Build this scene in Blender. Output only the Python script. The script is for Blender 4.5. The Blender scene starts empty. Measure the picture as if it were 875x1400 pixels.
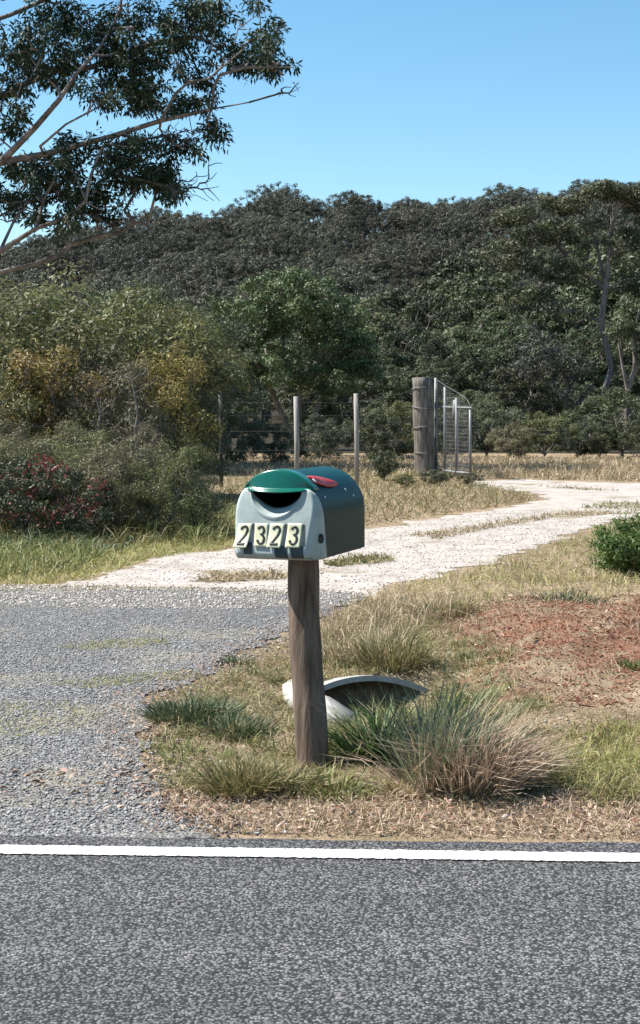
import bpy, math, random
import numpy as np
from mathutils import Vector, noise, geometry

# ---------------------------------------------------------------- camera, sky, sun, exposure
sc = bpy.context.scene
COL = sc.collection
CAM_H, FPX, HOR = 1.30, 2000.0, 560.0            # eye height; focal length and horizon row in photo pixels
cam_d = bpy.data.cameras.new('camera')
cam = bpy.data.objects.new('camera', cam_d)
COL.objects.link(cam)
cam.location = (0, 0, CAM_H)
cam.rotation_euler = (math.radians(90), 0, 0)
cam_d.sensor_fit = 'AUTO'
cam_d.sensor_width = 36
cam_d.lens = FPX / 1400 * 36
cam_d.shift_y = -(700 - HOR) / 1400
cam_d.clip_start = 0.05
cam_d.clip_end = 5000
sc.camera = cam

SUN_EL, SUN_BACK = math.radians(54), math.radians(9)   # sun stands to the left, a little beyond the letterbox
SUN = Vector((-math.cos(SUN_EL) * math.cos(SUN_BACK), math.cos(SUN_EL) * math.sin(SUN_BACK), math.sin(SUN_EL)))
world = bpy.data.worlds.new('World')
sc.world = world
world.use_nodes = True
wn = world.node_tree.nodes
wl = world.node_tree.links
wn.clear()
sky = wn.new('ShaderNodeTexSky')
sky.sky_type = 'NISHITA'
sky.sun_disc = False
sky.sun_elevation = SUN_EL
sky.sun_rotation = math.atan2(SUN.x, SUN.y)
sky.altitude = 100
sky.air_density = 1.0
sky.dust_density = 0.3
sky.ozone_density = 1.6
bgn = wn.new('ShaderNodeBackground')
bgn.inputs['Strength'].default_value = 0.078
wo = wn.new('ShaderNodeOutputWorld')
shs = wn.new('ShaderNodeHueSaturation')               # the phone camera's vivid blue, even over the whole sky
shs.inputs['Hue'].default_value = 0.487
shs.inputs['Saturation'].default_value = 1.22
wl.new(sky.outputs[0], shs.inputs['Color'])
wl.new(shs.outputs[0], bgn.inputs['Color'])
wl.new(bgn.outputs[0], wo.inputs['Surface'])

sun_d = bpy.data.lights.new('sun', 'SUN')
sun_d.energy = 5.0
sun_d.angle = math.radians(0.53)
sun_d.color = (1.0, 0.95, 0.87)
sun_o = bpy.data.objects.new('sun', sun_d)
COL.objects.link(sun_o)
sun_o.rotation_euler = SUN.to_track_quat('Z', 'Y').to_euler()

vs = sc.view_settings
vs.view_transform = 'Standard'
vs.look = 'None'
vs.exposure = 1.26
vs.gamma = 1
vs.use_curve_mapping = False
sc.render.engine = 'CYCLES'
sc.cycles.use_denoising = True
sc.cycles.max_bounces = 8
sc.cycles.transparent_max_bounces = 8

# ---------------------------------------------------------------- helpers
R = np.random.default_rng
U3 = np.array([0, 0, 1.0])


def G(px, py, z=0.0):
    """ground point seen at a photo pixel"""
    d = FPX * (CAM_H - z) / (py - HOR)
    return np.array([(px - 437.5) / FPX * d, d, z])


def WD(px, py, d):
    """point seen at a photo pixel at distance d"""
    return np.array([(px - 437.5) / FPX * d, d, CAM_H - (py - HOR) * d / FPX])


def sstep(a, b, x):
    t = np.clip((np.asarray(x, float) - a) / (b - a), 0, 1)
    return t * t * (3 - 2 * t)


def tag(o, label=None, cat=None, group=None, kind=None):
    if label: o['label'] = label
    if cat: o['category'] = cat
    if group: o['group'] = group
    if kind: o['kind'] = kind
    return o


def empty(name, loc=(0, 0, 0), label=None, cat=None, group=None, rz=0.0):
    o = bpy.data.objects.new(name, None)
    COL.objects.link(o)
    o.location = [float(v) for v in loc]
    o.rotation_euler = (0, 0, rz)
    o.empty_display_size = 0.1
    return tag(o, label, cat, group)


def link(name, me, mat, parent=None, smooth=False):
    o = bpy.data.objects.new(name, me)
    COL.objects.link(o)
    if mat is not None:
        me.materials.append(mat)
    if parent is not None:
        o.parent = parent
    if smooth:
        me.polygons.foreach_set('use_smooth', np.ones(len(me.polygons), bool))
    return o


def mesh_np(name, V, F, rnd=None):
    """V (n,3), F (m,3) or (m,4) or list of arrays of both sizes"""
    if not isinstance(F, list):
        F = [F]
    F = [np.asarray(f, np.int32) for f in F if len(f)]
    me = bpy.data.meshes.new(name)
    V = np.ascontiguousarray(V, np.float32)
    me.vertices.add(len(V))
    me.vertices.foreach_set('co', V.ravel())
    sizes = np.concatenate([np.full(len(f), f.shape[1], np.int32) for f in F])
    loops = np.concatenate([f.ravel() for f in F])
    starts = np.concatenate([[0], np.cumsum(sizes)[:-1]]).astype(np.int32)
    me.loops.add(len(loops))
    me.loops.foreach_set('vertex_index', loops.astype(np.int32))
    me.polygons.add(len(sizes))
    me.polygons.foreach_set('loop_start', starts)
    if rnd is not None:
        at = me.attributes.new('rnd', 'FLOAT', 'POINT')
        at.data.foreach_set('value', np.asarray(rnd, np.float32))
    me.update(calc_edges=True)
    me.validate()
    return me


class MB:
    """collects pieces of one mesh"""
    def __init__(s):
        s.V, s.Q, s.T, s.n, s.r = [], [], [], 0, []

    def add(s, V, Q=None, T=None, rnd=None):
        V = np.asarray(V, float)
        if Q is not None and len(Q): s.Q.append(np.asarray(Q, int) + s.n)
        if T is not None and len(T): s.T.append(np.asarray(T, int) + s.n)
        s.V.append(V)
        s.r.append(np.zeros(len(V)) if rnd is None else np.asarray(rnd, float))
        s.n += len(V)
        return s

    def mesh(s, name):
        F = []
        if s.Q: F.append(np.concatenate(s.Q))
        if s.T: F.append(np.concatenate(s.T))
        return mesh_np(name, np.concatenate(s.V), F, np.concatenate(s.r))

    def build(s, name, mat, parent=None, smooth=False):
        return link(name, s.mesh(name), mat, parent, smooth)


def norm(a):
    return a / np.maximum(np.linalg.norm(a, axis=-1, keepdims=True), 1e-9)


def grid(nu, nv, fn, mb=None):
    """quad grid from fn(i/nu, j/nv)"""
    V = [fn(i / nu, j / nv) for i in range(nu + 1) for j in range(nv + 1)]
    Q = [[i * (nv + 1) + j, (i + 1) * (nv + 1) + j, (i + 1) * (nv + 1) + j + 1, i * (nv + 1) + j + 1]
         for i in range(nu) for j in range(nv)]
    mb = mb or MB()
    return mb.add(V, Q)


def tube(pts, rad, n=8, cap=True, mb=None, wob=None):
    """one continuous tube through pts"""
    P = np.asarray(pts, float)
    m = len(P)
    rad = np.full(m, rad) if np.isscalar(rad) else np.asarray(rad, float)
    t = norm(np.gradient(P, axis=0))
    ref = np.array([0.13, 0.97, 0.2]) if abs(t[0][2]) > 0.8 else U3
    V = []
    for k in range(m):
        s = norm(np.cross(t[k], ref)); b = np.cross(s, t[k])
        a = np.arange(n) * 2 * np.pi / n
        rr = rad[k] * (1 if wob is None else wob(k, a))
        V.append(P[k] + (np.cos(a) * rr)[:, None] * s + (np.sin(a) * rr)[:, None] * b)
    Q = [[k * n + i, k * n + (i + 1) % n, (k + 1) * n + (i + 1) % n, (k + 1) * n + i] for k in range(m - 1) for i in range(n)]
    T = []
    if cap:
        V.append(P[:1]); V.append(P[-1:])
        c0, c1 = m * n, m * n + 1
        T = [[c0, (i + 1) % n, i] for i in range(n)] + [[c1, (m - 1) * n + i, (m - 1) * n + (i + 1) % n] for i in range(n)]
    mb = mb or MB()
    return mb.add(np.concatenate(V), Q, T)


def box(c, s, mb=None, rot=None):
    c = np.asarray(c, float); h = np.asarray(s, float) / 2
    V = np.array([[x, y, z] for x in (-1, 1) for y in (-1, 1) for z in (-1, 1)], float) * h
    if rot is not None: V = V @ np.asarray(rot).T
    Q = [[0, 1, 3, 2], [4, 6, 7, 5], [0, 4, 5, 1], [2, 3, 7, 6], [0, 2, 6, 4], [1, 5, 7, 3]]
    mb = mb or MB()
    return mb.add(V + c, Q)


def frustums(A, B, ra, rb, n=5):
    """many tapered segments at once"""
    t = norm(B - A)
    ref = np.where(np.abs(t[:, 2:3]) > 0.8, np.array([[1.0, 0.1, 0]]), np.array([[0, 0, 1.0]]))
    s = norm(np.cross(t, ref)); b = np.cross(s, t)
    a = np.arange(n) * 2 * np.pi / n
    ring = np.cos(a)[None, :, None] * s[:, None, :] + np.sin(a)[None, :, None] * b[:, None, :]
    V = np.concatenate([A[:, None] + ring * ra[:, None, None], B[:, None] + ring * rb[:, None, None]], 1)
    m = len(A)
    base = (np.arange(m) * 2 * n)[:, None]
    i = np.arange(n); j = (i + 1) % n
    Q = np.stack([base + i, base + j, base + n + j, base + n + i], -1).reshape(-1, 4)
    return V.reshape(-1, 3), Q


def skeleton(rng, nodes, parent, targets, step=0.4, jit=0.08, bow=0.1, up_pen=1.0, first=0, r_tip=0.008, power=0.5, rmin=None):
    """grow branches from given nodes to all targets; returns A, B, ra, rb"""
    nodes = [np.asarray(p, float) for p in nodes]
    parent = list(parent)
    n0 = len(nodes)
    tg = np.asarray(targets, float)
    base = np.array(nodes)[first:]
    dist = np.min(np.linalg.norm(tg[:, None] - base[None], axis=2), axis=1)
    ends = []
    plen = [0.0] * n0                                  # way back to the first limb: keeps twigs fanning out instead of chaining
    for k in np.argsort(dist):
        t = tg[k]
        P = np.array(nodes)
        d = np.linalg.norm(P - t, axis=1) + up_pen * np.maximum(0, P[:, 2] - t[2] + 0.1)
        d = d + 0.4 * np.array(plen)
        d[:first] += 1e4
        j = int(np.argmin(d))
        L = np.linalg.norm(P[j] - t)
        m = max(1, int(math.ceil(L / step)))
        prev = j
        for q in range(1, m + 1):
            f = q / m
            p = P[j] * (1 - f) + t * f
            if q < m:
                p = p + rng.normal(0, jit * step * 1.5, 3) + U3 * bow * L * f * (1 - f)
            nodes.append(p); parent.append(prev); plen.append(plen[j] + L * f); prev = len(nodes) - 1
        ends.append(prev)
    cnt = np.zeros(len(nodes)); cnt[ends] += 1
    for i in range(len(nodes) - 1, 0, -1):
        if parent[i] >= 0: cnt[parent[i]] += cnt[i]
    r = r_tip * np.maximum(cnt, 1) ** power
    if rmin is not None:
        r[:n0] = np.maximum(r[:n0], rmin)
    N = np.array(nodes); par = np.array(parent)
    idx = np.where(par >= 0)[0]
    ra = np.minimum(r[par[idx]], r[idx] * 1.3)
    return N[par[idx]], N[idx], ra, r[idx]


def leaves(rng, P, D, size, wid, rnd, fold=0.25, face=None):
    """diamond leaves, one folded quad each"""
    n = len(P)
    s = norm(np.cross(D, rng.normal(0, 1, (n, 3)) if face is None else face + rng.normal(0, 0.45, (n, 3))))
    nn = np.cross(s, D)
    L = np.asarray(size).reshape(-1, 1); W = L * wid
    mid = P + D * L * 0.45 - nn * W * fold
    V = np.stack([P, mid + s * W * 0.5 + nn * W * fold, P + D * L, mid - s * W * 0.5 + nn * W * fold], 1).reshape(-1, 3)
    Q = np.arange(n * 4).reshape(-1, 4)
    return V, Q, np.repeat(rnd, 4)


def leaf_clumps(rng, C, rad, per, size, wid, droop=0.2, flat=0.75, hollow=0.35, cl_var=0.6, puff=False):
    """leaves spread through many clump volumes C (n,3) with radii rad"""
    C = np.asarray(C, float)
    m = len(C)
    rad = np.broadcast_to(rad, (m,))
    o = norm(rng.normal(0, 1, (m, per, 3)))
    rr = (hollow + (1 - hollow) * rng.random((m, per, 1)) ** 0.6)
    off = o * rr * rad[:, None, None]
    off[..., 2] *= flat
    P = (C[:, None] + off).reshape(-1, 3)
    D = norm(o.reshape(-1, 3) * 0.7 + rng.normal(0, 0.6, (m * per, 3)) + np.array([0, 0, -droop]))
    rc = np.repeat(rng.random(m), per)
    rnd = cl_var * rc + (1 - cl_var) * rng.random(m * per)
    face = None
    if puff:                                            # leaves lie along the outside of each spray
        face = o.reshape(-1, 3) + np.array([0, 0, 0.45])
        D = norm(np.cross(face, rng.normal(0, 1, (m * per, 3))) + rng.normal(0, 0.3, (m * per, 3)) + np.array([0, 0, -droop]))
    return leaves(rng, P, D, size * rng.uniform(0.65, 1.25, m * per), wid, rnd, face=face)


def blades(rng, P, D, length, width, bend=0.5, rnd=None):
    """grass blades: quad and tip; D start direction; they bow over sideways"""
    n = len(P)
    L = np.broadcast_to(length, (n,)).reshape(-1, 1); W = np.broadcast_to(width, (n,)).reshape(-1, 1)
    D = norm(D)
    h = D * np.array([1, 1, 0]); h = norm(h + rng.normal(0, 0.05, (n, 3)) * np.array([1, 1, 0]))
    s = norm(np.cross(D, h + rng.normal(0, 0.6, (n, 3))))
    b = np.broadcast_to(bend, (n,)).reshape(-1, 1)
    m1 = P + D * L * 0.5 + h * L * 0.06 * b
    tip = P + D * L * (1 - 0.18 * b) + h * L * 0.35 * b - U3 * L * 0.25 * b
    V = np.stack([P - s * W / 2, P + s * W / 2, m1 + s * W * 0.42, m1 - s * W * 0.42, tip], 1).reshape(-1, 3)
    k = (np.arange(n) * 5)[:, None]
    Q = k + np.array([[0, 1, 2, 3]]); T = k + np.array([[3, 2, 4]])
    rnd = rng.random(n) if rnd is None else rnd
    return V, Q, T, np.repeat(rnd, 5)


def inside(poly, X, Y):
    c = np.zeros(len(X), bool)
    n = len(poly)
    for i in range(n):
        x1, y1 = poly[i]; x2, y2 = poly[(i + 1) % n]
        if y1 == y2: continue
        hit = ((y1 > Y) != (y2 > Y)) & (X < (x2 - x1) * (Y - y1) / (y2 - y1) + x1)
        c ^= hit
    return c


def gpoly(px):
    return [tuple(G(x, y)[:2]) for x, y in px]


def sample(rng, poly, n):
    p = np.array(poly)
    lo, hi = p.min(0), p.max(0)
    out = np.zeros((0, 2))
    while len(out) < n:
        q = rng.uniform(lo, hi, (n * 2, 2))
        out = np.concatenate([out, q[inside(poly, q[:, 0], q[:, 1])]])
    return out[:n]


# ---------------------------------------------------------------- terrain
RIDGE_D, FOOT_D = 340.0, 125.0
rp = np.array([[-700, 400], [-200, 372], [0, 345], [120, 322], [230, 306], [310, 296], [370, 280], [400, 279], [450, 290], [520, 278], [590, 292],
               [640, 288], [700, 276], [800, 262], [900, 258], [1200, 270], [1700, 330]], float)
RX = (rp[:, 0] - 437.5) / FPX * RIDGE_D
RZ = CAM_H + (HOR - rp[:, 1]) * RIDGE_D / FPX - 9.6


def vnoise(x, y, f, seed=0.0):
    x = np.asarray(x, float); y = np.asarray(y, float)
    return (np.sin(x * f * 1.7 + 1.3 + seed) * np.cos(y * f * 1.3 - 0.7 + seed * 2)
            + 0.5 * np.sin(x * f * 3.9 - y * f * 2.3 + 2.1 + seed) + 0.3 * np.sin(x * f * 6.1 + y * f * 7.7 + seed)) / 1.8


VERGE = [(292, 1142), (240, 1112), (196, 1062), (184, 1005), (196, 955), (285, 922), (330, 890), (400, 858), (485, 826), (560, 800),
         (640, 778), (720, 754), (800, 726), (880, 703), (1000, 692), (1600, 692), (1900, 760), (1500, 1000), (1400, 1158), (875, 1150)]
VERGE_P = gpoly(VERGE)
BANK_C = G(830, 890)


def terrain(x, y):
    x = np.asarray(x, float); y = np.asarray(y, float)
    H = np.interp(x * RIDGE_D / np.maximum(y, 60), RX, RZ)
    z = H * sstep(FOOT_D, RIDGE_D, y) ** 0.85
    z = z - 12 * sstep(RIDGE_D + 5, RIDGE_D + 150, y)
    # verge: low bank on the right, dip of the drain, small humps
    m = sstep(0.25, 1.3, x - (6.2 - y) * 0.0) * sstep(5.3, 7.2, y) * (1 - sstep(9.2, 11.5, y))
    z = z + 0.20 * m * (0.75 + 0.25 * vnoise(x, y, 1.6)) * (1 - sstep(6, 9, np.abs(x)))
    dip = np.exp(-(((x - 0.22) / 0.38) ** 2 + ((y - 6.65) / 0.42) ** 2)) * (1 - sstep(7.0, 7.1, y))
    z = z - 0.25 * dip
    vm = sstep(-0.35, 0.1, x + (y - 5) * 0.02) * sstep(4.6, 5.0, y) * (1 - sstep(8.5, 9.5, y)) * (1 - sstep(5, 7, np.abs(x)))
    z = z + 0.022 * vm * vnoise(x, y, 5.0, 1.0)
    return z


def ragged(poly, amp, step, seed, f=1.0):
    """subdivide a world outline and shake it with fractal noise"""
    out = []
    n = len(poly)
    for i in range(n):
        a = np.array(poly[i]); b = np.array(poly[(i + 1) % n])
        L = np.linalg.norm(b - a)
        dmid = max(3.0, min(40.0, (a[1] + b[1]) / 2))
        st = step * dmid / 5
        m = max(1, int(L / st))
        nv = np.array([-(b - a)[1], (b - a)[0]]) / max(L, 1e-6)
        for k in range(m):
            p = a + (b - a) * k / m
            w = noise.fractal(Vector((p[0] * f * 2.2 + seed, p[1] * f * 2.2, seed * 1.7)), 0.7, 2.2, 6)
            out.append(p + nv * amp * w * min(2.5, dmid / 6))
    return out


def sheet(name, poly, z, mat, interior=None, follow=False):
    vs_ = [Vector((float(p[0]), float(p[1]))) for p in poly]
    n = len(vs_)
    edges = [(i, (i + 1) % n) for i in range(n)]
    if interior is not None:
        vs_ += [Vector((float(p[0]), float(p[1]))) for p in interior]
    v, e, f, _, _, _ = geometry.delaunay_2d_cdt(vs_, edges, [], 1, 1e-5)
    V = np.array([[p.x, p.y, 0] for p in v])
    V[:, 2] = z + (terrain(V[:, 0], V[:, 1]) if follow else 0)
    me = bpy.data.meshes.new(name)
    me.from_pydata(V.tolist(), [], [list(t) for t in f])
    me.update()
    # keep faces looking up
    nz = np.array([p.normal.z for p in me.polygons])
    if nz.mean() < 0: me.flip_normals()
    return link(name, me, mat)


# ---------------------------------------------------------------- materials
def new_mat(name):
    m = bpy.data.materials.new(name)
    m.use_nodes = True
    nt = m.node_tree
    nt.nodes.clear()
    out = nt.nodes.new('ShaderNodeOutputMaterial')
    return m, nt, nt.nodes, nt.links, out


def ramp(nodes, stops, interp='LINEAR'):
    r = nodes.new('ShaderNodeValToRGB')
    r.color_ramp.interpolation = interp
    el = r.color_ramp.elements
    while len(el) > 1: el.remove(el[-1])
    for i, (p, c) in enumerate(stops):
        e = el[0] if i == 0 else el.new(p)
        e.position = p
        e.color = (*c, 1)
    return r


def objvec(nodes, links, scale=(1, 1, 1)):
    tc = nodes.new('ShaderNodeTexCoord')
    mp = nodes.new('ShaderNodeMapping')
    mp.inputs['Scale'].default_value = scale
    links.new(tc.outputs['Object'], mp.inputs['Vector'])
    return mp.outputs[0]


def mixrgb(nodes, links, a, b, fac, mode='MIX'):
    m = nodes.new('ShaderNodeMix')
    m.data_type = 'RGBA'
    m.blend_type = mode
    for i, v in ((6, a), (7, b)):
        if hasattr(v, 'links'): links.new(v, m.inputs[i])
        else: m.inputs[i].default_value = (*v, 1)
    if hasattr(fac, 'links'): links.new(fac, m.inputs[0])
    else: m.inputs[0].default_value = fac
    return m.outputs[2]


def noise_tex(nodes, links, vec, scale, detail=4, rough=0.55):
    n = nodes.new('ShaderNodeTexNoise')
    n.inputs['Scale'].default_value = scale
    n.inputs['Detail'].default_value = detail
    n.inputs['Roughness'].default_value = rough
    links.new(vec, n.inputs['Vector'])
    return n.outputs[0]


def foliage_mat(name, cols, trans=0.3, hue_var=0.03, val_var=0.3, rough=0.55, spec=0.3):
    m, nt, N, L, out = new_mat(name)
    at = N.new('ShaderNodeAttribute'); at.attribute_name = 'rnd'
    k = len(cols)
    rp_ = ramp(N, [(i / max(1, k - 1), c) for i, c in enumerate(cols)])
    L.new(at.outputs['Fac'], rp_.inputs[0])
    oi = N.new('ShaderNodeObjectInfo')
    hs = N.new('ShaderNodeHueSaturation')
    mr = N.new('ShaderNodeMapRange'); mr.inputs[3].default_value = 0.5 - hue_var; mr.inputs[4].default_value = 0.5 + hue_var
    mv = N.new('ShaderNodeMapRange'); mv.inputs[3].default_value = 1 - val_var; mv.inputs[4].default_value = 1 + val_var
    mm = N.new('ShaderNodeMath'); mm.operation = 'MULTIPLY'; mm.inputs[1].default_value = 7.31
    fr = N.new('ShaderNodeMath'); fr.operation = 'FRACT'
    L.new(oi.outputs['Random'], mr.inputs[0])
    L.new(oi.outputs['Random'], mm.inputs[0]); L.new(mm.outputs[0], fr.inputs[0]); L.new(fr.outputs[0], mv.inputs[0])
    L.new(mr.outputs[0], hs.inputs['Hue']); L.new(mv.outputs[0], hs.inputs['Value'])
    L.new(rp_.outputs[0], hs.inputs['Color'])
    p = N.new('ShaderNodeBsdfPrincipled')
    p.inputs['Roughness'].default_value = rough
    p.inputs['Specular IOR Level'].default_value = spec
    L.new(hs.outputs[0], p.inputs['Base Color'])
    tr = N.new('ShaderNodeBsdfTranslucent')
    L.new(hs.outputs[0], tr.inputs['Color'])
    mx = N.new('ShaderNodeMixShader'); mx.inputs[0].default_value = trans
    L.new(p.outputs[0], mx.inputs[1]); L.new(tr.outputs[0], mx.inputs[2])
    L.new(mx.outputs[0], out.inputs['Surface'])
    return m


def bark_mat(name, stops, scale=(6, 6, 1.2), bump=0.4):
    m, nt, N, L, out = new_mat(name)
    v = objvec(N, L, scale)
    n1 = noise_tex(N, L, v, 2.0, 6, 0.65)
    r = ramp(N, stops); L.new(n1, r.inputs[0])
    p = N.new('ShaderNodeBsdfPrincipled'); p.inputs['Roughness'].default_value = 0.85
    p.inputs['Specular IOR Level'].default_value = 0.2
    b = N.new('ShaderNodeBump'); b.inputs['Strength'].default_value = bump; b.inputs['Distance'].default_value = 0.02
    L.new(n1, b.inputs['Height']); L.new(b.outputs[0], p.inputs['Normal'])
    L.new(r.outputs[0], p.inputs['Base Color']); L.new(p.outputs[0], out.inputs['Surface'])
    return m


def aggregate_mat(name, stones, binder, size, gap=0.45, bump=0.8, patch=((0.78, 0.78, 0.78), (1.12, 1.12, 1.12)), dust=None, stretch=(1, 1, 1)):
    """crushed stone set in a dark binder"""
    m, nt, N, L, out = new_mat(name)
    v = objvec(N, L)
    nz = N.new('ShaderNodeTexNoise'); nz.inputs['Scale'].default_value = 0.6 / size; nz.inputs['Detail'].default_value = 2
    L.new(v, nz.inputs['Vector'])
    ad = N.new('ShaderNodeVectorMath'); ad.operation = 'MULTIPLY_ADD'
    ad.inputs[1].default_value = (size * 0.9,) * 3
    L.new(nz.outputs['Color'], ad.inputs[0]); L.new(v, ad.inputs[2])
    vo = N.new('ShaderNodeTexVoronoi'); vo.inputs['Scale'].default_value = 1 / size
    L.new(ad.outputs[0], vo.inputs['Vector'])
    sp = N.new('ShaderNodeSeparateColor'); L.new(vo.outputs['Color'], sp.inputs[0])
    rs = ramp(N, [(i / (len(stones) - 1), c) for i, c in enumerate(stones)]); L.new(sp.outputs[0], rs.inputs[0])
    # stones set low in the binder show less
    gp = N.new('ShaderNodeMath'); gp.operation = 'MULTIPLY_ADD'; gp.inputs[1].default_value = 0.35; gp.inputs[2].default_value = 0.0
    L.new(sp.outputs[1], gp.inputs[0])
    sb = N.new('ShaderNodeMath'); sb.operation = 'ADD'; L.new(vo.outputs['Distance'], sb.inputs[0]); L.new(gp.outputs[0], sb.inputs[1])
    rg = ramp(N, [(gap, (0, 0, 0)), (gap + 0.22, (1, 1, 1))]); L.new(sb.outputs[0], rg.inputs[0])
    c = mixrgb(N, L, rs.outputs[0], binder, rg.outputs[0])
    n2 = noise_tex(N, L, objvec(N, L, stretch), 0.9, 6, 0.65)
    rpatch = ramp(N, [(0.3, patch[0]), (0.7, patch[1])]); L.new(n2, rpatch.inputs[0])
    c = mixrgb(N, L, c, rpatch.outputs[0], 1.0, 'MULTIPLY')
    if dust:
        n3 = noise_tex(N, L, v, dust[1], 6, 0.7)
        rd = ramp(N, [(dust[2], (0, 0, 0)), (dust[3], (1, 1, 1))]); L.new(n3, rd.inputs[0])
        c = mixrgb(N, L, c, dust[0], rd.outputs[0])
    p = N.new('ShaderNodeBsdfPrincipled'); p.inputs['Roughness'].default_value = 0.8
    p.inputs['Specular IOR Level'].default_value = 0.3
    iv = N.new('ShaderNodeMath'); iv.operation = 'SUBTRACT'; iv.inputs[0].default_value = 1
    L.new(sb.outputs[0], iv.inputs[1])
    b = N.new('ShaderNodeBump'); b.inputs['Strength'].default_value = bump; b.inputs['Distance'].default_value = size * 0.5
    L.new(iv.outputs[0], b.inputs['Height']); L.new(b.outputs[0], p.inputs['Normal'])
    L.new(c, p.inputs['Base Color']); L.new(p.outputs[0], out.inputs['Surface'])
    return m


def earth_mat(name, stops, scale=8.0, fine=90.0, bump=0.5, dist=0.02, patch=None):
    m, nt, N, L, out = new_mat(name)
    v = objvec(N, L)
    a = noise_tex(N, L, v, scale, 8, 0.7)
    f = noise_tex(N, L, v, fine, 4, 0.7)
    mx = N.new('ShaderNodeMath'); mx.operation = 'MULTIPLY_ADD'; mx.inputs[1].default_value = 0.5
    hf = N.new('ShaderNodeMath'); hf.operation = 'MULTIPLY'; hf.inputs[1].default_value = 0.5
    L.new(a, hf.inputs[0]); L.new(f, mx.inputs[0]); L.new(hf.outputs[0], mx.inputs[2])
    r = ramp(N, stops); L.new(mx.outputs[0], r.inputs[0])
    c = r.outputs[0]
    if patch:
        pn = noise_tex(N, L, v, patch[1], 6, 0.65)
        pr = ramp(N, [(patch[2], (0, 0, 0)), (patch[3], (1, 1, 1))]); L.new(pn, pr.inputs[0])
        c = mixrgb(N, L, c, patch[0], pr.outputs[0])
    p = N.new('ShaderNodeBsdfPrincipled'); p.inputs['Roughness'].default_value = 0.95
    p.inputs['Specular IOR Level'].default_value = 0.1
    b = N.new('ShaderNodeBump'); b.inputs['Strength'].default_value = bump; b.inputs['Distance'].default_value = dist
    L.new(mx.outputs[0], b.inputs['Height']); L.new(b.outputs[0], p.inputs['Normal'])
    L.new(c, p.inputs['Base Color']); L.new(p.outputs[0], out.inputs['Surface'])
    return m


def plain_mat(name, col, rough=0.5, spec=0.5, var=None, metal=0.0, bump=None):
    m, nt, N, L, out = new_mat(name)
    p = N.new('ShaderNodeBsdfPrincipled')
    p.inputs['Roughness'].default_value = rough
    p.inputs['Specular IOR Level'].default_value = spec
    p.inputs['Metallic'].default_value = metal
    if var:
        v = objvec(N, L)
        n = noise_tex(N, L, v, var[1], 6, 0.65)
        r = ramp(N, [(0.35, col), (0.72, var[0])]); L.new(n, r.inputs[0])
        L.new(r.outputs[0], p.inputs['Base Color'])
        if bump:
            b = N.new('ShaderNodeBump'); b.inputs['Strength'].default_value = bump; b.inputs['Distance'].default_value = 0.005
            L.new(n, b.inputs['Height']); L.new(b.outputs[0], p.inputs['Normal'])
    else:
        p.inputs['Base Color'].default_value = (*col, 1)
    L.new(p.outputs[0], out.inputs['Surface'])
    return m


M = {}
M['ground'] = earth_mat('ground_dry_soil', [(0.30, (0.068, 0.050, 0.034)), (0.43, (0.169, 0.124, 0.081)), (0.55, (0.284, 0.216, 0.146)), (0.70, (0.405, 0.317, 0.230))],
                        scale=5, fine=70, bump=0.8, dist=0.03, patch=((0.11, 0.10, 0.045), 1.7, 0.52, 0.72))
M['asphalt'] = aggregate_mat('road_chip_seal', [(0.075, 0.074, 0.077), (0.115, 0.113, 0.117), (0.15, 0.148, 0.152), (0.205, 0.202, 0.206)], (0.020, 0.020, 0.021), 0.0082, gap=0.54, bump=1.0, patch=((0.72, 0.72, 0.72), (1.18, 1.17, 1.18)), stretch=(0.35, 3.0, 1))
M['bellmouth'] = aggregate_mat('bellmouth_gravel', [(0.1054, 0.1043, 0.1061), (0.1737, 0.1719, 0.1708), (0.2490, 0.2445, 0.2418), (0.3464, 0.3343, 0.3256)], (0.0674, 0.0650, 0.0638), 0.011, gap=0.55, bump=1.0,
                               dust=((0.255, 0.225, 0.158), 1.6, 0.50, 0.78))
M['dirt'] = earth_mat('driveway_pale_gravel', [(0.34, (0.11, 0.09, 0.075)), (0.43, (0.25, 0.222, 0.20)), (0.53, (0.345, 0.312, 0.286)), (0.70, (0.42, 0.385, 0.36))],
                      scale=3, fine=30, bump=0.6, dist=0.02, patch=((0.18, 0.145, 0.088), 0.8, 0.57, 0.66))
M['red_earth'] = earth_mat('red_clay', [(0.30, (0.06, 0.024, 0.014)), (0.45, (0.16, 0.078, 0.05)), (0.58, (0.26, 0.14, 0.092)), (0.75, (0.38, 0.27, 0.20))],
                           scale=6, fine=55, bump=1.0, dist=0.05, patch=((0.26, 0.20, 0.135), 2.2, 0.47, 0.60))
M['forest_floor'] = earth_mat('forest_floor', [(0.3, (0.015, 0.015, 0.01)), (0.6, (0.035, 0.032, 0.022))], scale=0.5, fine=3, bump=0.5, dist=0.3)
M['line'] = aggregate_mat('line_paint', [(0.46, 0.46, 0.45), (0.58, 0.58, 0.57), (0.66, 0.66, 0.65), (0.70, 0.70, 0.69)], (0.40, 0.40, 0.39), 0.0095, gap=0.6, bump=0.5, dust=((0.16, 0.155, 0.15), 38, 0.58, 0.70))

# ---------------------------------------------------------------- ground
def axis(parts):
    out = []
    for a, b, n in parts:
        out.append(np.linspace(a, b, n, endpoint=False))
    return np.concatenate(out + [[parts[-1][1]]])


def geo(a, b, n):
    return np.geomspace(a, b, n)


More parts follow.
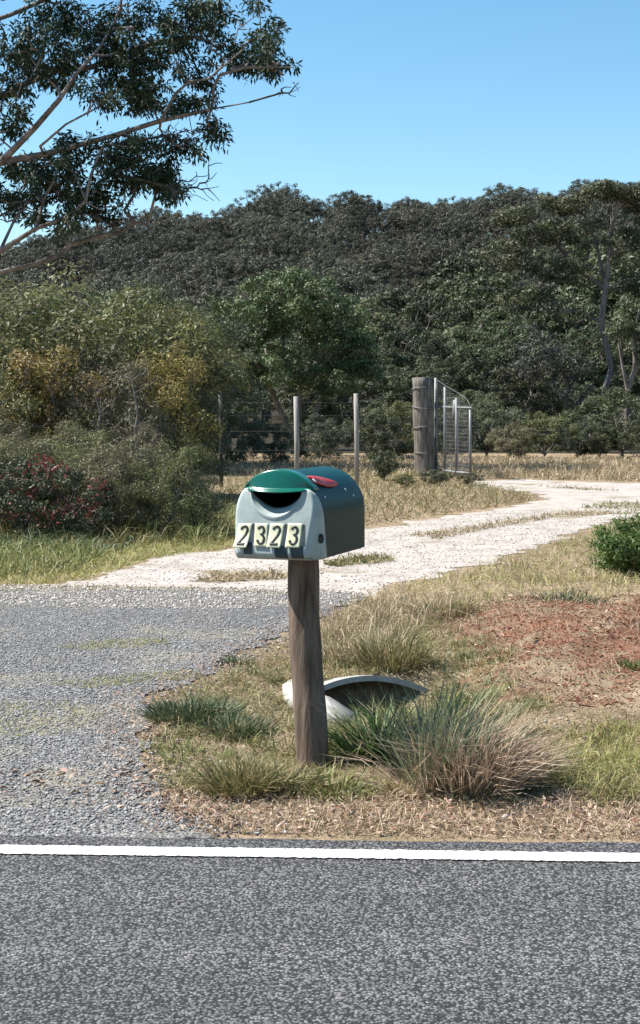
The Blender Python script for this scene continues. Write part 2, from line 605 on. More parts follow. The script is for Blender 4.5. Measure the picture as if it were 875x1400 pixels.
xs = np.concatenate([-geo(6, 900, 45)[::-1], np.linspace(-6, -1.2, 20)[1:-1], np.linspace(-1.2, 4, 90), np.linspace(4, 6, 10)[1:-1], geo(6, 900, 45)])
ys = np.concatenate([np.linspace(-40, 3.5, 12), np.linspace(3.8, 11, 110), geo(11.3, 1500, 110)])
XX, YY = np.meshgrid(xs, ys)
ZZ = terrain(XX, YY)
V = np.stack([XX, YY, ZZ], -1).reshape(-1, 3)
nx, ny = len(xs), len(ys)
ii, jj = np.meshgrid(np.arange(ny - 1), np.arange(nx - 1), indexing='ij')
b0 = (ii * nx + jj).ravel()
Q = np.stack([b0, b0 + 1, b0 + nx + 1, b0 + nx], -1)
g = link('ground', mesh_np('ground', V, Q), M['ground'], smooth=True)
tag(g, kind='structure')
me = g.data
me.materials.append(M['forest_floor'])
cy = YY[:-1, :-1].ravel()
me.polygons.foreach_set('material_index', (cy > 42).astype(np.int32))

DRIVE = [(-700, 840), (-250, 812), (-50, 803), (60, 801), (125, 793), (170, 778), (205, 766), (330, 749), (430, 736), (510, 723), (600, 709), (690, 695),
         (745, 684), (735, 677), (700, 671), (655, 667), (648, 658), (720, 656), (800, 659), (900, 662), (1100, 668), (1500, 690), (1500, 698), (1100, 694), (960, 692),
         (880, 702), (800, 724), (720, 752), (640, 776), (560, 798), (500, 815), (400, 832), (0, 835), (-700, 850)]
drive = sheet('driveway', ragged(gpoly(DRIVE), 0.10, 0.02, 3.1), 0.004, M['dirt'])
tag(drive, kind='structure')
BELL = [(-900, 830), (-250, 818), (0, 809), (130, 806), (300, 809), (440, 813), (500, 816), (492, 825), (400, 858), (330, 890), (285, 922), (196, 955),
        (184, 1005), (196, 1062), (240, 1112), (292, 1147), (100, 1152), (-600, 1148)]
bell = sheet('gravel_apron', ragged(gpoly(BELL), 0.10, 0.010, 8.3), 0.008, M['bellmouth'])
tag(bell, kind='structure')


def road_y(x, off=0.0):
    """the painted edge line runs a touch askew to the picture"""
    return 4.235 - 0.043 * x + off


redge = [(x, road_y(x, 0.15 + 0.018 * noise.fractal(Vector((x * 3.1, 0.4, 7.7)), 0.8, 2.1, 5))) for x in np.arange(40, -40.01, -0.02 * 1)]
redge = [p for p in redge if abs(p[0]) < 3 or int(round(p[0] * 50)) % 25 == 0]
road = sheet('road', [(-40, road_y(-40) - 7.2), (40, road_y(40) - 7.2)] + redge, 0.012, M['asphalt'])
tag(road, kind='structure')
le = [(x, road_y(x, 0.042 + 0.007 * noise.fractal(Vector((x * 45, 3, 1)), 0.6, 2.1, 4))) for x in np.arange(-3, 3, 0.006)]
re_ = [(x, road_y(x, -0.042 + 0.007 * noise.fractal(Vector((x * 45, 9, 1)), 0.6, 2.1, 4))) for x in np.arange(3, -3, -0.006)]
line = sheet('road_edge_line', [(-40, road_y(-40, 0.052))] + le + [(40, road_y(40, 0.052)), (40, road_y(40, -0.052))] + re_ + [(-40, road_y(-40, -0.052))], 0.016, M['line'])
tag(line, kind='structure')
RED = [(600, 862), (680, 850), (800, 853), (960, 848), (1200, 860), (1350, 880), (1280, 930), (1100, 950), (960, 960), (860, 985), (760, 985), (690, 950), (640, 905)]
rpoly = ragged(gpoly(RED), 0.30, 0.012, 5.5, 1.4)
pin = sample(R(4), gpoly(RED), 1500)
red = sheet('red_earth_bank', rpoly, 0.004, M['red_earth'], interior=pin, follow=True)
tag(red, kind='structure')

# ---------------------------------------------------------------- letterbox on its post
M['box_green'] = plain_mat('letterbox_green', (0.0006, 0.029, 0.031), 0.36, 0.08, var=((0.001, 0.041, 0.043), 9))
M['hood_green'] = plain_mat('letterbox_hood', (0.003, 0.085, 0.060), 0.22, 0.5, var=((0.004, 0.105, 0.075), 12))
M['panel'] = plain_mat('letterbox_panel', (0.3240, 0.3726, 0.3618), 0.55, 0.3, var=((0.2322, 0.2700, 0.2592), 18), bump=0.06)
M['plate'] = plain_mat('number_plate', (0.5760, 0.5680, 0.3960), 0.45, 0.4, var=((0.4800, 0.4640, 0.3096), 40))
M['black'] = plain_mat('numeral_black', (0.012, 0.014, 0.014), 0.5, 0.4)
M['backing'] = plain_mat('dark_backing', (0.02, 0.028, 0.03), 0.6, 0.4, var=((0.05, 0.06, 0.062), 30))
M['flag'] = plain_mat('flag_red', (0.36, 0.012, 0.014), 0.4, 0.35, var=((0.48, 0.035, 0.03), 25))
M['pale'] = plain_mat('pale_fleck', (0.65, 0.68, 0.68), 0.5, 0.4)
M['post'] = bark_mat('weathered_post', [(0.30, (0.0262, 0.0174, 0.0123)), (0.42, (0.0972, 0.0685, 0.0514)), (0.55, (0.1608, 0.1183, 0.0910)), (0.75, (0.2244, 0.1681, 0.1312))], scale=(14, 14, 1.0), bump=0.6)

BA = math.radians(-20)
BOX_O = Vector((-0.149, 5.200, 0.772))
BX = np.array([math.cos(BA), math.sin(BA), 0]); BY = np.array([-math.sin(BA), math.cos(BA), 0])
mail = empty('letterbox', (-0.03, 5.34, 0), 'green arched letterbox with pale grey front and number plates on a weathered round post', 'letterbox')
MO = np.array([-0.03, 5.34, 0.0])


def BL(u, v, w):
    """letterbox frame: u to the right, v backward, w up"""
    return np.array(BOX_O) + BX * u + BY * v + U3 * w - MO


# post: slightly leaning, tapered, with flats and checks
prng = R(11)
pb = np.array([-0.024, 5.33, -0.12]); pt = np.array([-0.064, 5.43, 0.768])
zz = np.linspace(0, 1, 26)
pp = [pb + (pt - pb) * t + np.array([0.004 * math.sin(t * 7), 0, 0]) - MO for t in zz]
pr = 0.0605 - 0.003 * zz + 0.0012 * np.sin(zz * 23)
tube(pp, pr, 28, True, wob=lambda k, a: 1 + 0.02 * np.sin(3 * a + k * 0.15) + 0.012 * np.sin(7 * a + 1.0 + k * 0.05) - 0.09 * np.exp(-((a - 3.9 - 0.02 * k) / 0.05) ** 2)
     - 0.08 * np.exp(-((a - 2.9 + 0.012 * k) / 0.045) ** 2)).build('post', M['post'], mail, True)

BW, BS, BD = 0.159, 0.150, 0.52


def arch(n=28):
    pts = [(-BW, 0.0), (-BW, BS * 0.35), (-BW, BS * 0.7)]
    for k in range(n + 1):
        a = math.pi - math.pi * k / n
        pts.append((BW * math.cos(a), BS + BW * math.sin(a)))
    pts += [(BW, BS * 0.7), (BW, BS * 0.35), (BW, 0.0)]
    return pts


prof = arch()
rings = [(0.0, 1.0), (0.02, 1.0), (0.15, 1.0), (0.3, 1.0), (0.42, 1.0), (0.49, 0.997), (0.508, 0.985), (0.517, 0.96), (0.521, 0.91)]
mb = MB()
Vb = []
for v, s in rings:
    for u, w in prof:
        Vb.append(BL(u * s, v, 0.14 + (w - 0.14) * s))
npf = len(prof)
Qb = [[r * npf + i, r * npf + (i + 1) % npf, (r + 1) * npf + (i + 1) % npf, (r + 1) * npf + i] for r in range(len(rings) - 1) for i in range(npf)]
Vb.append(BL(0, 0.5215, 0.14))
lastr = (len(rings) - 1) * npf
Tb = [[lastr + i, lastr + (i + 1) % npf, len(Vb) - 1] for i in range(npf)]
mb.add(Vb, Qb, Tb)
body = mb.build('body', M['box_green'], mail, True)
md = body.modifiers.new('thick', 'SOLIDIFY'); md.thickness = 0.006; md.offset = -1
body.data.set_sharp_from_angle(angle=math.radians(50))


def hwid(w):
    return BW if w < BS else math.sqrt(max(1e-6, BW * BW - (w - BS) ** 2))


def pdepth(w):
    d = 0.068 * max(0.0, 1 - w / 0.262) ** 0.85 + 0.006
    if w < 0.022: d *= 1 - 0.4 * (1 - w / 0.022) ** 2
    return d


def pfront(w):
    return hwid(w) - 0.030 * max(0, 1 - w / 0.26) - 0.004


def ptop(s):
    a = abs(s)
    if a < 0.69: return 0.180 + 0.068 * (a / 0.69) ** 1.9
    if a < 0.84: return 0.248
    return 0.248 - 0.03 * ((a - 0.84) / 0.16) ** 1.5


def psurf(s, w, lip=0.0):
    fw = pfront(w); a = abs(s); sg = 1 if s >= 0 else -1
    if a <= 0.84:
        q = a / 0.84
        return (sg * fw * q, -pdepth(w) - 0.004 * (1 - q * q) + lip)
    t = (a - 0.84) / 0.16
    ta, tb = min(1.0, t / 0.6), max(0.0, (t - 0.6) / 0.4)
    return (sg * (fw + (hwid(w) + 0.004 - fw) * ta ** 0.8), -pdepth(w) * (1 - ta ** 1.3) + (0.008 + 0.055 * max(0, 1 - w / 0.24)) * tb + lip)


def pan(i, j):
    s = -1 + 2 * i
    tp = ptop(s)
    lipw = max(0.0, 1 - (abs(s) / 0.67) ** 4)
    lh = 0.022 + 0.018 * lipw                       # height of the turned lip
    if j < 0.75:
        w = (tp - lh * lipw) * j / 0.75
        u, v = psurf(s, w)
    else:
        f = (j - 0.75) / 0.25
        w0 = tp - lh * lipw
        w = w0 + (tp - w0) * f
        u, v = psurf(s, w)
        u0, v0 = psurf(s, w0)
        bulge = -0.010 * lipw * math.sin(min(1, f * 2.2) * math.pi / 2)
        v = v + bulge + 0.058 * lipw * max(0, f - 0.15) ** 1.2
    return BL(u, v, w)


panel = grid(72, 24, pan).build('front_panel', M['panel'], mail, True)
md = panel.modifiers.new('thick', 'SOLIDIFY'); md.thickness = 0.005; md.offset = -1
# underside of the pouch and the floor seen through the slot
fl = grid(8, 4, lambda i, j: BL((-1 + 2 * i) * (BW - 0.012), -0.055 * (1 - j) + 0.5 * j * 0, 0.006 + 0.0 * j) if j < 1 else BL((-1 + 2 * i) * (BW - 0.012), 0.01, 0.006))
fl.build('pouch_floor', M['panel'], mail)


def hood(i, j):
    s = -1 + 2 * i
    ue = 0.134 * s
    wa = BS + math.sqrt(max(0, (BW + 0.0035) ** 2 - ue * ue))
    k = math.sqrt(max(0, 1 - s * s))
    wl_ = 0.252 - 0.015 * k
    vl = 0.030 - 0.066 * k
    if j < 0.3:
        f = j / 0.3
        return BL(ue, 0.05 - 0.05 * f, wa + 0.0 * f)
    if j < 0.8:
        f = (j - 0.3) / 0.5
        v = 0.0 + (vl + 0.018 * k) * f ** 0.9 * (1 if vl < 0 else f)
        w = wa + (wl_ + 0.008 - wa) * (f ** 1.25)
        return BL(ue, v, w)
    f = (j - 0.8) / 0.2
    return BL(ue, (vl + 0.018 * k) - 0.030 * k * f, wl_ + 0.008 - 0.011 * f)


hd = grid(48, 26, hood).build('hood', M['hood_green'], mail, True)
md = hd.modifiers.new('thick', 'SOLIDIFY'); md.thickness = 0.004; md.offset = -1


def on_front(u, w, lift):
    """point on the pouch front"""
    q = u / pfront(w)
    return BL(u, -pdepth(w) - 0.004 * (1 - q * q) - lift, w)


def ribbon(pts, wd, cu, cw, lift, curl, tilt=0.0):
    """numeral stroke laid on a plate; pts in plate units"""
    P = []
    for k in range(len(pts) - 1):
        for q in range(4):
            P.append(np.array(pts[k]) * (1 - q / 4) + np.array(pts[k + 1]) * q / 4)
    P.append(np.array(pts[-1])); P = np.array(P)
    t = norm(np.gradient(P, axis=0)); nrm = np.stack([-t[:, 1], t[:, 0]], 1)
    V = []
    for p, n_ in zip(P, nrm):
        for sgn in (-1, 1):
            x, y = p + n_ * sgn * wd / 2
            V.append(on_front(cu + x + tilt * y, max(0.004, cw + y), lift + curl(y)))
    Qn = [[2 * k, 2 * k + 1, 2 * k + 3, 2 * k + 2] for k in range(len(P) - 1)]
    return V, Qn


def arc(cx, cy_, rx, ry, a0, a1, n=12):
    return [(cx + rx * math.cos(math.radians(a0 + (a1 - a0) * k / n)), cy_ + ry * math.sin(math.radians(a0 + (a1 - a0) * k / n))) for k in range(n + 1)]


TWO = arc(0, 0.0155, 0.0115, 0.0125, 170, -25, 14) + [(0.0075, 0.001), (-0.0095, -0.0235)] + [(-0.012, -0.0265), (-0.004, -0.0265), (0.0135, -0.0265)]
THREE = arc(-0.0005, 0.0145, 0.0105, 0.0115, 165, -75, 14) + [(-0.001, 0.0022)] + arc(-0.0005, -0.0125, 0.0120, 0.0140, 78, -168, 16)
plates = [(-0.1085, 0.083, 0.053, 0.082, TWO, 0.016, 0.10), (-0.0405, 0.086, 0.050, 0.080, THREE, 0.003, -0.05), (0.0155, 0.086, 0.053, 0.082, TWO, 0.010, 0.06), (0.0835, 0.088, 0.054, 0.083, THREE, 0.006, 0.03)]
for cu, cw, pw, ph, dig, cl, tilt in plates:
    curl = lambda y, cl=cl, ph=ph: cl * max(0, 0.5 - (y / ph + 0.0) - 0.35) ** 1.5 * 2.2 if y < 0.15 * ph else 0.0
    pl = grid(8, 12, lambda i, j: on_front(cu + (i - 0.5) * pw + tilt * (j - 0.5) * ph, cw + (j - 0.5) * ph, 0.0030 + curl((j - 0.5) * ph))).build('number_plate', M['plate'], mail, True)
    md = pl.modifiers.new('thick', 'SOLIDIFY'); md.thickness = 0.0015; md.offset = -1
    Vn, Qn = ribbon([(a * 1.05, b * 1.12) for a, b in dig], 0.0080, cu, cw + 0.001, 0.0048, curl, tilt)
    nm = MB().add(Vn, Qn).build('numeral', M['black'], pl)
    md = nm.modifiers.new('thick', 'SOLIDIFY'); md.thickness = 0.0012; md.offset = 1
# dark remains of an older sign showing below and between the plates
for u0, u1, w0, w1 in [(-0.108, -0.074, 0.018, 0.060), (-0.079, -0.068, 0.060, 0.125), (0.012, 0.060, 0.008, 0.052), (0.072, 0.118, 0.008, 0.052), (0.045, 0.055, 0.052, 0.126), (0.112, 0.120, 0.052, 0.126)]:
    bk = grid(6, 8, lambda i, j: on_front(u0 + (u1 - u0) * i + 0.006 * (1 - j), w0 + (w1 - w0) * j, 0.0010)).build('backing_strip', M['backing'], mail)
# round pivot in the right cheek
mbp = MB()
pc = BL(*[(psurf(0.93, 0.075)[0]), psurf(0.93, 0.075)[1], 0.075])
nrm_p = norm(BX * 0.75 - BY * 0.65)
su = norm(np.cross(U3, nrm_p))
Vp = [pc + nrm_p * 0.010]
for k in range(16):
    a = k * math.pi / 8
    Vp.append(pc + nrm_p * 0.010 + su * 0.0085 * math.cos(a) + U3 * 0.017 * math.sin(a))
for k in range(16):
    a = k * math.pi / 8
    Vp.append(pc + su * 0.0085 * math.cos(a) + U3 * 0.017 * math.sin(a))
mbp.add(Vp, [[1 + k, 1 + (k + 1) % 16, 17 + (k + 1) % 16, 17 + k] for k in range(16)], [[0, 1 + k, 1 + (k + 1) % 16] for k in range(16)])
mbp.build('pivot', M['black'], mail)


def on_arch(v, th, lift):
    return BL((BW + lift) * math.sin(th), v, BS + (BW + lift) * math.cos(th))


# red signal flag lying along the right shoulder
def flag_pt(i, j):
    v = 0.055 + 0.205 * i
    half = 0.165 * (math.sin(math.pi * min(1, i * 0.86 + 0.12)) ** 0.55) * (1.0 - 0.2 * i)
    th = math.radians(38 + 13 * i) + half * (j - 0.5) * 2
    return on_arch(v, th, 0.005 + 0.005 * math.sin(math.pi * j) * (1 + 0.5 * math.sin(i * 9)))


fg = grid(20, 8, flag_pt).build('signal_flag', M['flag'], mail, True)
md = fg.modifiers.new('thick', 'SOLIDIFY'); md.thickness = 0.004; md.offset = 0
for v, th, rr in [(0.055, 43, 0.010), (0.33, 60, 0.006), (0.39, 70, 0.005), (0.085, 66, 0.005)]:
    c = on_arch(v, math.radians(th), 0.0025 if rr < 0.009 else 0.014)
    n_ = norm(BX * math.sin(math.radians(th)) + U3 * math.cos(math.radians(th)))
    a_ = norm(np.cross(n_, BY)); Vr = [c + n_ * 0.002]
    for k in range(10):
        a = k * math.pi / 5
        Vr.append(c + a_ * rr * math.cos(a) + BY * rr * math.sin(a) - n_ * 0.001)
    MB().add(Vr, None, [[0, 1 + k, 1 + (k + 1) % 10] for k in range(10)]).build('rivet', M['pale'], mail)

# ---------------------------------------------------------------- broken concrete culvert behind the post
M['concrete'] = plain_mat('culvert_concrete', (0.36, 0.345, 0.325), 0.9, 0.2, var=((0.22, 0.205, 0.185), 9), bump=0.5)
cul = empty('culvert', (0.17, 7.0, -0.1), 'broken concrete culvert pipe end half sunk in the drain behind the letterbox post', 'culvert')
CO = np.array([0.17, 7.0, -0.1])
CR, CT = 0.60, 0.026
ax = norm(np.array([-0.22, 0.95, -0.16])); sx = norm(np.cross(ax, U3)); uz = np.cross(sx, ax)
cc = np.array([0.24, 6.88, 0.04 - CR])


def shell(r):
    return lambda i, j: cc + ax * (0.34 * j - 0.10 * (1 - j) * (i - 0.3)) + sx * r * math.sin(math.radians(-52 + 104 * i)) * 1.0 + uz * r * math.cos(math.radians(-52 + 104 * i)) - CO


mbc = MB()
no, ni = shell(CR), shell(CR - CT)
grid(30, 6, no, mbc); grid(30, 6, lambda i, j: ni(1 - i, j), mbc)
grid(30, 1, lambda i, j: (no(1 - i, 0) * (1 - j) + ni(1 - i, 0) * j), mbc)
grid(6, 1, lambda i, j: (no(0, i) * (1 - j) + ni(0, i) * j), mbc)
grid(6, 1, lambda i, j: (no(1, 1 - i) * (1 - j) + ni(1, 1 - i) * j), mbc)
mbc.build('pipe_shell', M['concrete'], cul)
# apron slab wedge and a broken lump
def slab(pts, th, name):
    P = np.array(pts); n = len(P)
    V = np.concatenate([P, P - U3 * th]) - CO
    mbs = MB()
    c0 = P.mean(0) - CO
    V = np.concatenate([V, [c0 + U3 * 0.006, c0 - U3 * th]])
    T = [[2 * n, i, (i + 1) % n] for i in range(n)] + [[2 * n + 1, n + (i + 1) % n, n + i] for i in range(n)]
    mbs.add(V, [[i, n + i, n + (i + 1) % n, (i + 1) % n] for i in range(n)], T)
    return mbs.build(name, M['concrete'], cul)


slab([WD(436, 948, 6.72), WD(452, 953, 6.70), WD(488, 976, 6.52), WD(470, 984, 6.40), WD(440, 984, 6.38), WD(425, 968, 6.5)], 0.10, 'apron_slab')
slab([WD(386, 936, 6.95), WD(398, 928, 7.05), WD(425, 926, 7.1), WD(425, 955, 6.8), WD(402, 957, 6.78), WD(390, 948, 6.85)], 0.12, 'broken_edge')

# ---------------------------------------------------------------- fence and gate
M['silver_wood'] = bark_mat('silver_post', [(0.3, (0.16, 0.15, 0.135)), (0.5, (0.26, 0.245, 0.225)), (0.75, (0.34, 0.32, 0.295))], scale=(20, 20, 1.5), bump=0.3)
M['dark_post'] = bark_mat('dark_post', [(0.3, (0.04, 0.04, 0.04)), (0.7, (0.12, 0.115, 0.11))], scale=(20, 20, 2), bump=0.3)
M['strainer'] = bark_mat('strainer_post', [(0.3, (0.04, 0.035, 0.03)), (0.48, (0.13, 0.115, 0.10)), (0.7, (0.24, 0.21, 0.19))], scale=(9, 9, 1.2), bump=0.7)
M['galv'] = plain_mat('galvanised_steel', (0.1680, 0.1750, 0.1820), 0.55, 0.4, var=((0.1120, 0.1155, 0.1190), 8), metal=0.2)
M['wire'] = plain_mat('fence_wire', (0.16, 0.16, 0.16), 0.6, 0.3, metal=0.3)
SP = WD(578, 650, 28.8)
fence = empty('fence', (SP[0], SP[1], 0), 'wire fence of thin silvery posts ending at the thick strainer post', 'fence')
FO = np.array([SP[0], SP[1], 0.0])
posts = [(301, 535, 24.5, 0.035, 'dark_post'), (404.5, 542, 25.0, 0.045, 'silver_wood'), (486.5, 538, 25.6, 0.043, 'silver_wood'), ]
tops = []
for px, ty, d, rr, mt in posts:
    t = WD(px, ty, d); b = np.array([t[0] + 0.02, d, -0.1])
    tops.append(t)
    tube([b - FO, (b + t) / 2 - FO + np.array([0.008, 0, 0]), t - FO], [rr, rr * 0.97, rr * 0.92], 10).build('post', M[mt], fence, True)
st = WD(577, 516, 28.8); sb_ = np.array([SP[0] + 0.05, 28.8, -0.1])
k_ = np.linspace(0, 1, 14)
sp_o = tube([sb_ + (st - sb_) * t - FO for t in k_], 0.205 - 0.012 * k_, 20, True, wob=lambda k, a: 1 + 0.03 * np.sin(3 * a + k) + 0.02 * np.sin(6 * a - k * 0.5)).build('strainer_post', M['strainer'], fence, True)
for zc in (0.42, 0.95, 1.35, 1.71):
    a = np.linspace(0, 2 * math.pi, 25)
    cx0 = sb_ + (st - sb_) * ((zc + 0.1) / (st[2] + 0.1)) - FO
    tube([cx0 + np.array([0.212 * math.cos(q), 0.212 * math.sin(q), 0.03 * math.sin(q + zc * 9)]) for q in a], 0.009, 5, False).build('wire_tie', M['wire'], sp_o)
for zc in (0.3, 0.62, 0.95, 1.22, 1.45):
    order = [tops[0], tops[1], tops[2]]
    pts = [np.array([p[0], p[1] - 0.05, zc * 0.98]) - FO for p in order] + [np.array([SP[0] - 0.19, 28.75, zc * 1.15]) - FO]
    tube(pts, 0.0014, 4, False).build('wire', M['wire'], fence)

GA, GB = WD(596, 650, 29.0), WD(643, 655, 27.0)
gate = empty('gate', (GA[0], GA[1], 0), 'tall galvanised tube gate with wire mesh standing open beside the strainer post', 'gate')
GO = np.array([GA[0], GA[1], 0.0])


def gp(f, z):
    p = GA + (GB - GA) * f
    return np.array([p[0], p[1], z]) - GO


def gtop(f):
    return 1.93 - 0.50 * f


for f, zt, rr in [(0.0, 1.93, 0.036), (0.28, 1.74, 0.030), (0.62, 1.52, 0.030), (1.0, 1.30, 0.026)]:
    tube([gp(f, 0.04), gp(f, 0.5 * zt), gp(f, zt)], rr, 10).build('stile', M['galv'], gate, True)
tube([gp(0, 1.90), gp(0.3, 1.76), gp(0.7, 1.60), gp(0.9, 1.50), gp(0.98, 1.40), gp(1.0, 1.28)], 0.005, 8).build('top_rail', M['galv'], gate, True)
tube([gp(0, 0.12), gp(0.5, 0.11), gp(1.0, 0.12)], 0.024, 8).build('bottom_rail', M['galv'], gate, True)
tube([gp(0.05, 1.36), gp(0.5, 1.34), gp(1.05, 1.33)], 0.022, 8).build('latch_rail', M['galv'], gate, True)
tube([gp(0.58, 1.10), gp(0.58, 1.25), gp(0.60, 1.48)], 0.055, 6).build('latch', M['galv'], gate, True)
mesh_w = MB()
for z in np.arange(0.18, 1.75, 0.075):
    fe = 1.0 if z < 1.36 else max(0.1, 1 - (z - 1.36) / 0.55)
    tube([gp(0, z), gp(fe * 0.5, z), gp(fe, z)], 0.0028, 3, False, mesh_w)
for f in np.arange(0.02, 1.0, 0.033):
    tube([gp(f, 0.12), gp(f, 0.6), gp(f, min(1.85, gtop(f) - 0.06))], 0.0028, 3, False, mesh_w)
tag(mesh_w.build('wire_mesh', M['wire'], gate), kind='stuff')

# ---------------------------------------------------------------- trees
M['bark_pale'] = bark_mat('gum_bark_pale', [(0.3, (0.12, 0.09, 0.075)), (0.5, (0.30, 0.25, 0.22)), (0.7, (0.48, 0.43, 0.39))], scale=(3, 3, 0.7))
M['bark_grey'] = bark_mat('bark_grey', [(0.3, (0.06, 0.052, 0.045)), (0.6, (0.16, 0.145, 0.13)), (0.8, (0.26, 0.24, 0.215))], scale=(4, 4, 1))
M['bark_dark'] = bark_mat('bark_dark', [(0.3, (0.03, 0.027, 0.025)), (0.7, (0.10, 0.09, 0.08))], scale=(4, 4, 1))
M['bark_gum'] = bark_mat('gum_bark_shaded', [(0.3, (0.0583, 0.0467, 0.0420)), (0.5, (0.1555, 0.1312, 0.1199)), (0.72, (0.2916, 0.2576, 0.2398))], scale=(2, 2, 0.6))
M['gum_leaf'] = foliage_mat('gum_leaf', [(0.0101, 0.0209, 0.0140), (0.0188, 0.0361, 0.0200), (0.0303, 0.0494, 0.0250), (0.0542, 0.0741, 0.0420)], 0.14, 0.0, 0.0, 0.55, 0.15)
M['hill_leaf'] = foliage_mat('hill_leaf', [(0.0367, 0.0430, 0.0292), (0.0573, 0.0627, 0.0420), (0.0807, 0.0800, 0.0541), (0.0601, 0.0757, 0.0433)], 0.2, 0.03, 0.42)
M['belt_leaf'] = foliage_mat('belt_leaf', [(0.0337, 0.0446, 0.0220), (0.0539, 0.0677, 0.0308), (0.0787, 0.0908, 0.0426), (0.1011, 0.1062, 0.0528)], 0.25, 0.025, 0.38)
M['round_leaf'] = foliage_mat('round_leaf', [(0.0406, 0.0651, 0.0269), (0.0704, 0.1047, 0.0406), (0.1065, 0.1442, 0.0575)], 0.2, 0.0, 0.0)
M['olive_leaf'] = foliage_mat('olive_leaf', [(0.0562, 0.0669, 0.0263), (0.0983, 0.1095, 0.0421), (0.1498, 0.1521, 0.0608), (0.1217, 0.1065, 0.0562)], 0.3, 0.012, 0.2)
M['yellow_leaf'] = foliage_mat('yellow_leaf', [(0.1318, 0.1196, 0.0364), (0.2434, 0.2080, 0.0572), (0.3042, 0.2184, 0.0780), (0.1724, 0.1352, 0.0624)], 0.25, 0.01, 0.15)
M['brown_leaf'] = foliage_mat('brown_leaf', [(0.0655, 0.0629, 0.0365), (0.1170, 0.1065, 0.0634), (0.1638, 0.1470, 0.0885), (0.1030, 0.1115, 0.0529)], 0.3, 0.012, 0.2)
M['shrub_leaf'] = foliage_mat('shrub_leaf', [(0.0403, 0.0511, 0.0290), (0.0710, 0.0851, 0.0473), (0.1048, 0.1192, 0.0680)], 0.27, 0.015, 0.25)
M['fresh_leaf'] = foliage_mat('fresh_leaf', [(0.035, 0.065, 0.015), (0.07, 0.12, 0.028), (0.12, 0.17, 0.045)], 0.3, 0.0, 0.0)
M['red_leaf'] = foliage_mat('red_leaf', [(0.09, 0.015, 0.015), (0.17, 0.028, 0.03), (0.20, 0.06, 0.04)], 0.25, 0.0, 0.0)


def make_tree(name, rng, trunk, clumps, crad, per, lsize, lwid, leaf, bark, parent_loc, label, cat, group=None, step=0.5, first=2, r_tip=0.01,
              power=0.5, droop=0.2, flat=0.75, bow=0.1, jit=0.12, rmin=None, up_pen=1.0, parents=None, extra=None, trunk_name='trunk', crown_name='crown', cl_var=0.6, hollow=0.35, puff=True):
    root = empty(name, parent_loc, label, cat, group)
    par = parents if parents is not None else [-1] + list(range(len(trunk) - 1))
    A, B, ra, rb = skeleton(rng, trunk, par, clumps, step, jit, bow, up_pen, first, r_tip, power, rmin)
    V, Q = frustums(A, B, ra, rb, 6)
    MB().add(V, Q).build(trunk_name, bark, root, True)
    V, Q, rd = leaf_clumps(rng, clumps, crad, per, lsize, lwid, droop, flat, hollow, cl_var, puff)
    MB().add(V, Q, None, rd).build(crown_name, leaf, root)
    return root


def copy_thing(o, loc, rz=0.0, sc_=1.0, label=None, sz=None):
    c = o.copy(); COL.objects.link(c)
    c.location = [float(v) for v in loc]
    c.rotation_euler = (0, 0, rz)
    c.scale = (sc_, sc_, sz if sz else sc_)
    if label: c['label'] = label
    for ch in o.children:
        k = ch.copy(); COL.objects.link(k); k.parent = c
        for g2 in ch.children:
            q = g2.copy(); COL.objects.link(q); q.parent = k
    return c


def dome(rng, n, rx, rz, zc, top=0.0, lobes=5):
    """clump centres over the upper shell of a lobed crown"""
    lob = [(rng.uniform(-.55, .55) * rx, rng.uniform(-.55, .55) * rx, zc + rng.uniform(-.3, .45) * rz, rng.uniform(.45, .7)) for _ in range(lobes)]
    out = []
    for k in range(n):
        l = lob[k % lobes]
        d = norm(rng.normal(0, 1, 3)); d[2] = abs(d[2]) * 1.0 - 0.25
        q = rng.uniform(.65, 1.0)
        out.append([l[0] + d[0] * rx * l[3] * q, l[1] + d[1] * rx * l[3] * q, l[2] + d[2] * rz * l[3] * q])
    return np.array(out)


# --- forest on the hill
protos = []
for k in range(6):
    rng = R(100 + k)
    h = 11.5
    cl = np.concatenate([dome(rng, 130, 5.0, 4.0, 7.2, lobes=9), dome(rng, 40, 5.2, 3.0, 3.6, lobes=4)])
    cl[:, 2] = np.minimum(cl[:, 2], h - 0.4)
    tr = [(0, 0, -1.5), (0.1, 0, 1.5), (0.2 * rng.normal(), 0.2, 3.5), (0.4 * rng.normal(), 0.3 * rng.normal(), 5.5)]
    protos.append(make_tree('hill_gum', rng, tr, cl, rng.uniform(0.34, 0.66, 170), 56, 0.24, 0.5, M['hill_leaf'], M['bark_grey'], (0, 0, 0),
                            'grey-green gum tree in the forest covering the hill', 'tree', 'forest trees on the hill', step=1.2, r_tip=0.03, power=0.42, droop=0.1, flat=0.6, hollow=0.55))
rng = R(55)
spots = np.zeros((0, 2))
for k in range(268):                                   # even, irregular cover: each new tree takes the emptiest of some spots
    y = np.sqrt(rng.uniform(116 ** 2, (RIDGE_D + 8) ** 2, 24))
    c = np.stack([rng.uniform(-1, 1, 24) * (0.225 * y + 3), y], 1)
    q = 0 if k == 0 else int(np.argmax(np.min(np.linalg.norm(c[:, None] - spots[None], axis=2), axis=1)))
    spots = np.concatenate([spots, c[q:q + 1]])
spots = [tuple(p) for p in spots]
for k in range(30):                                    # crowns along the skyline
    x = -82 + k * 5.6 + rng.uniform(-2, 2)
    spots.append((x, RIDGE_D + rng.uniform(-3, 8)))
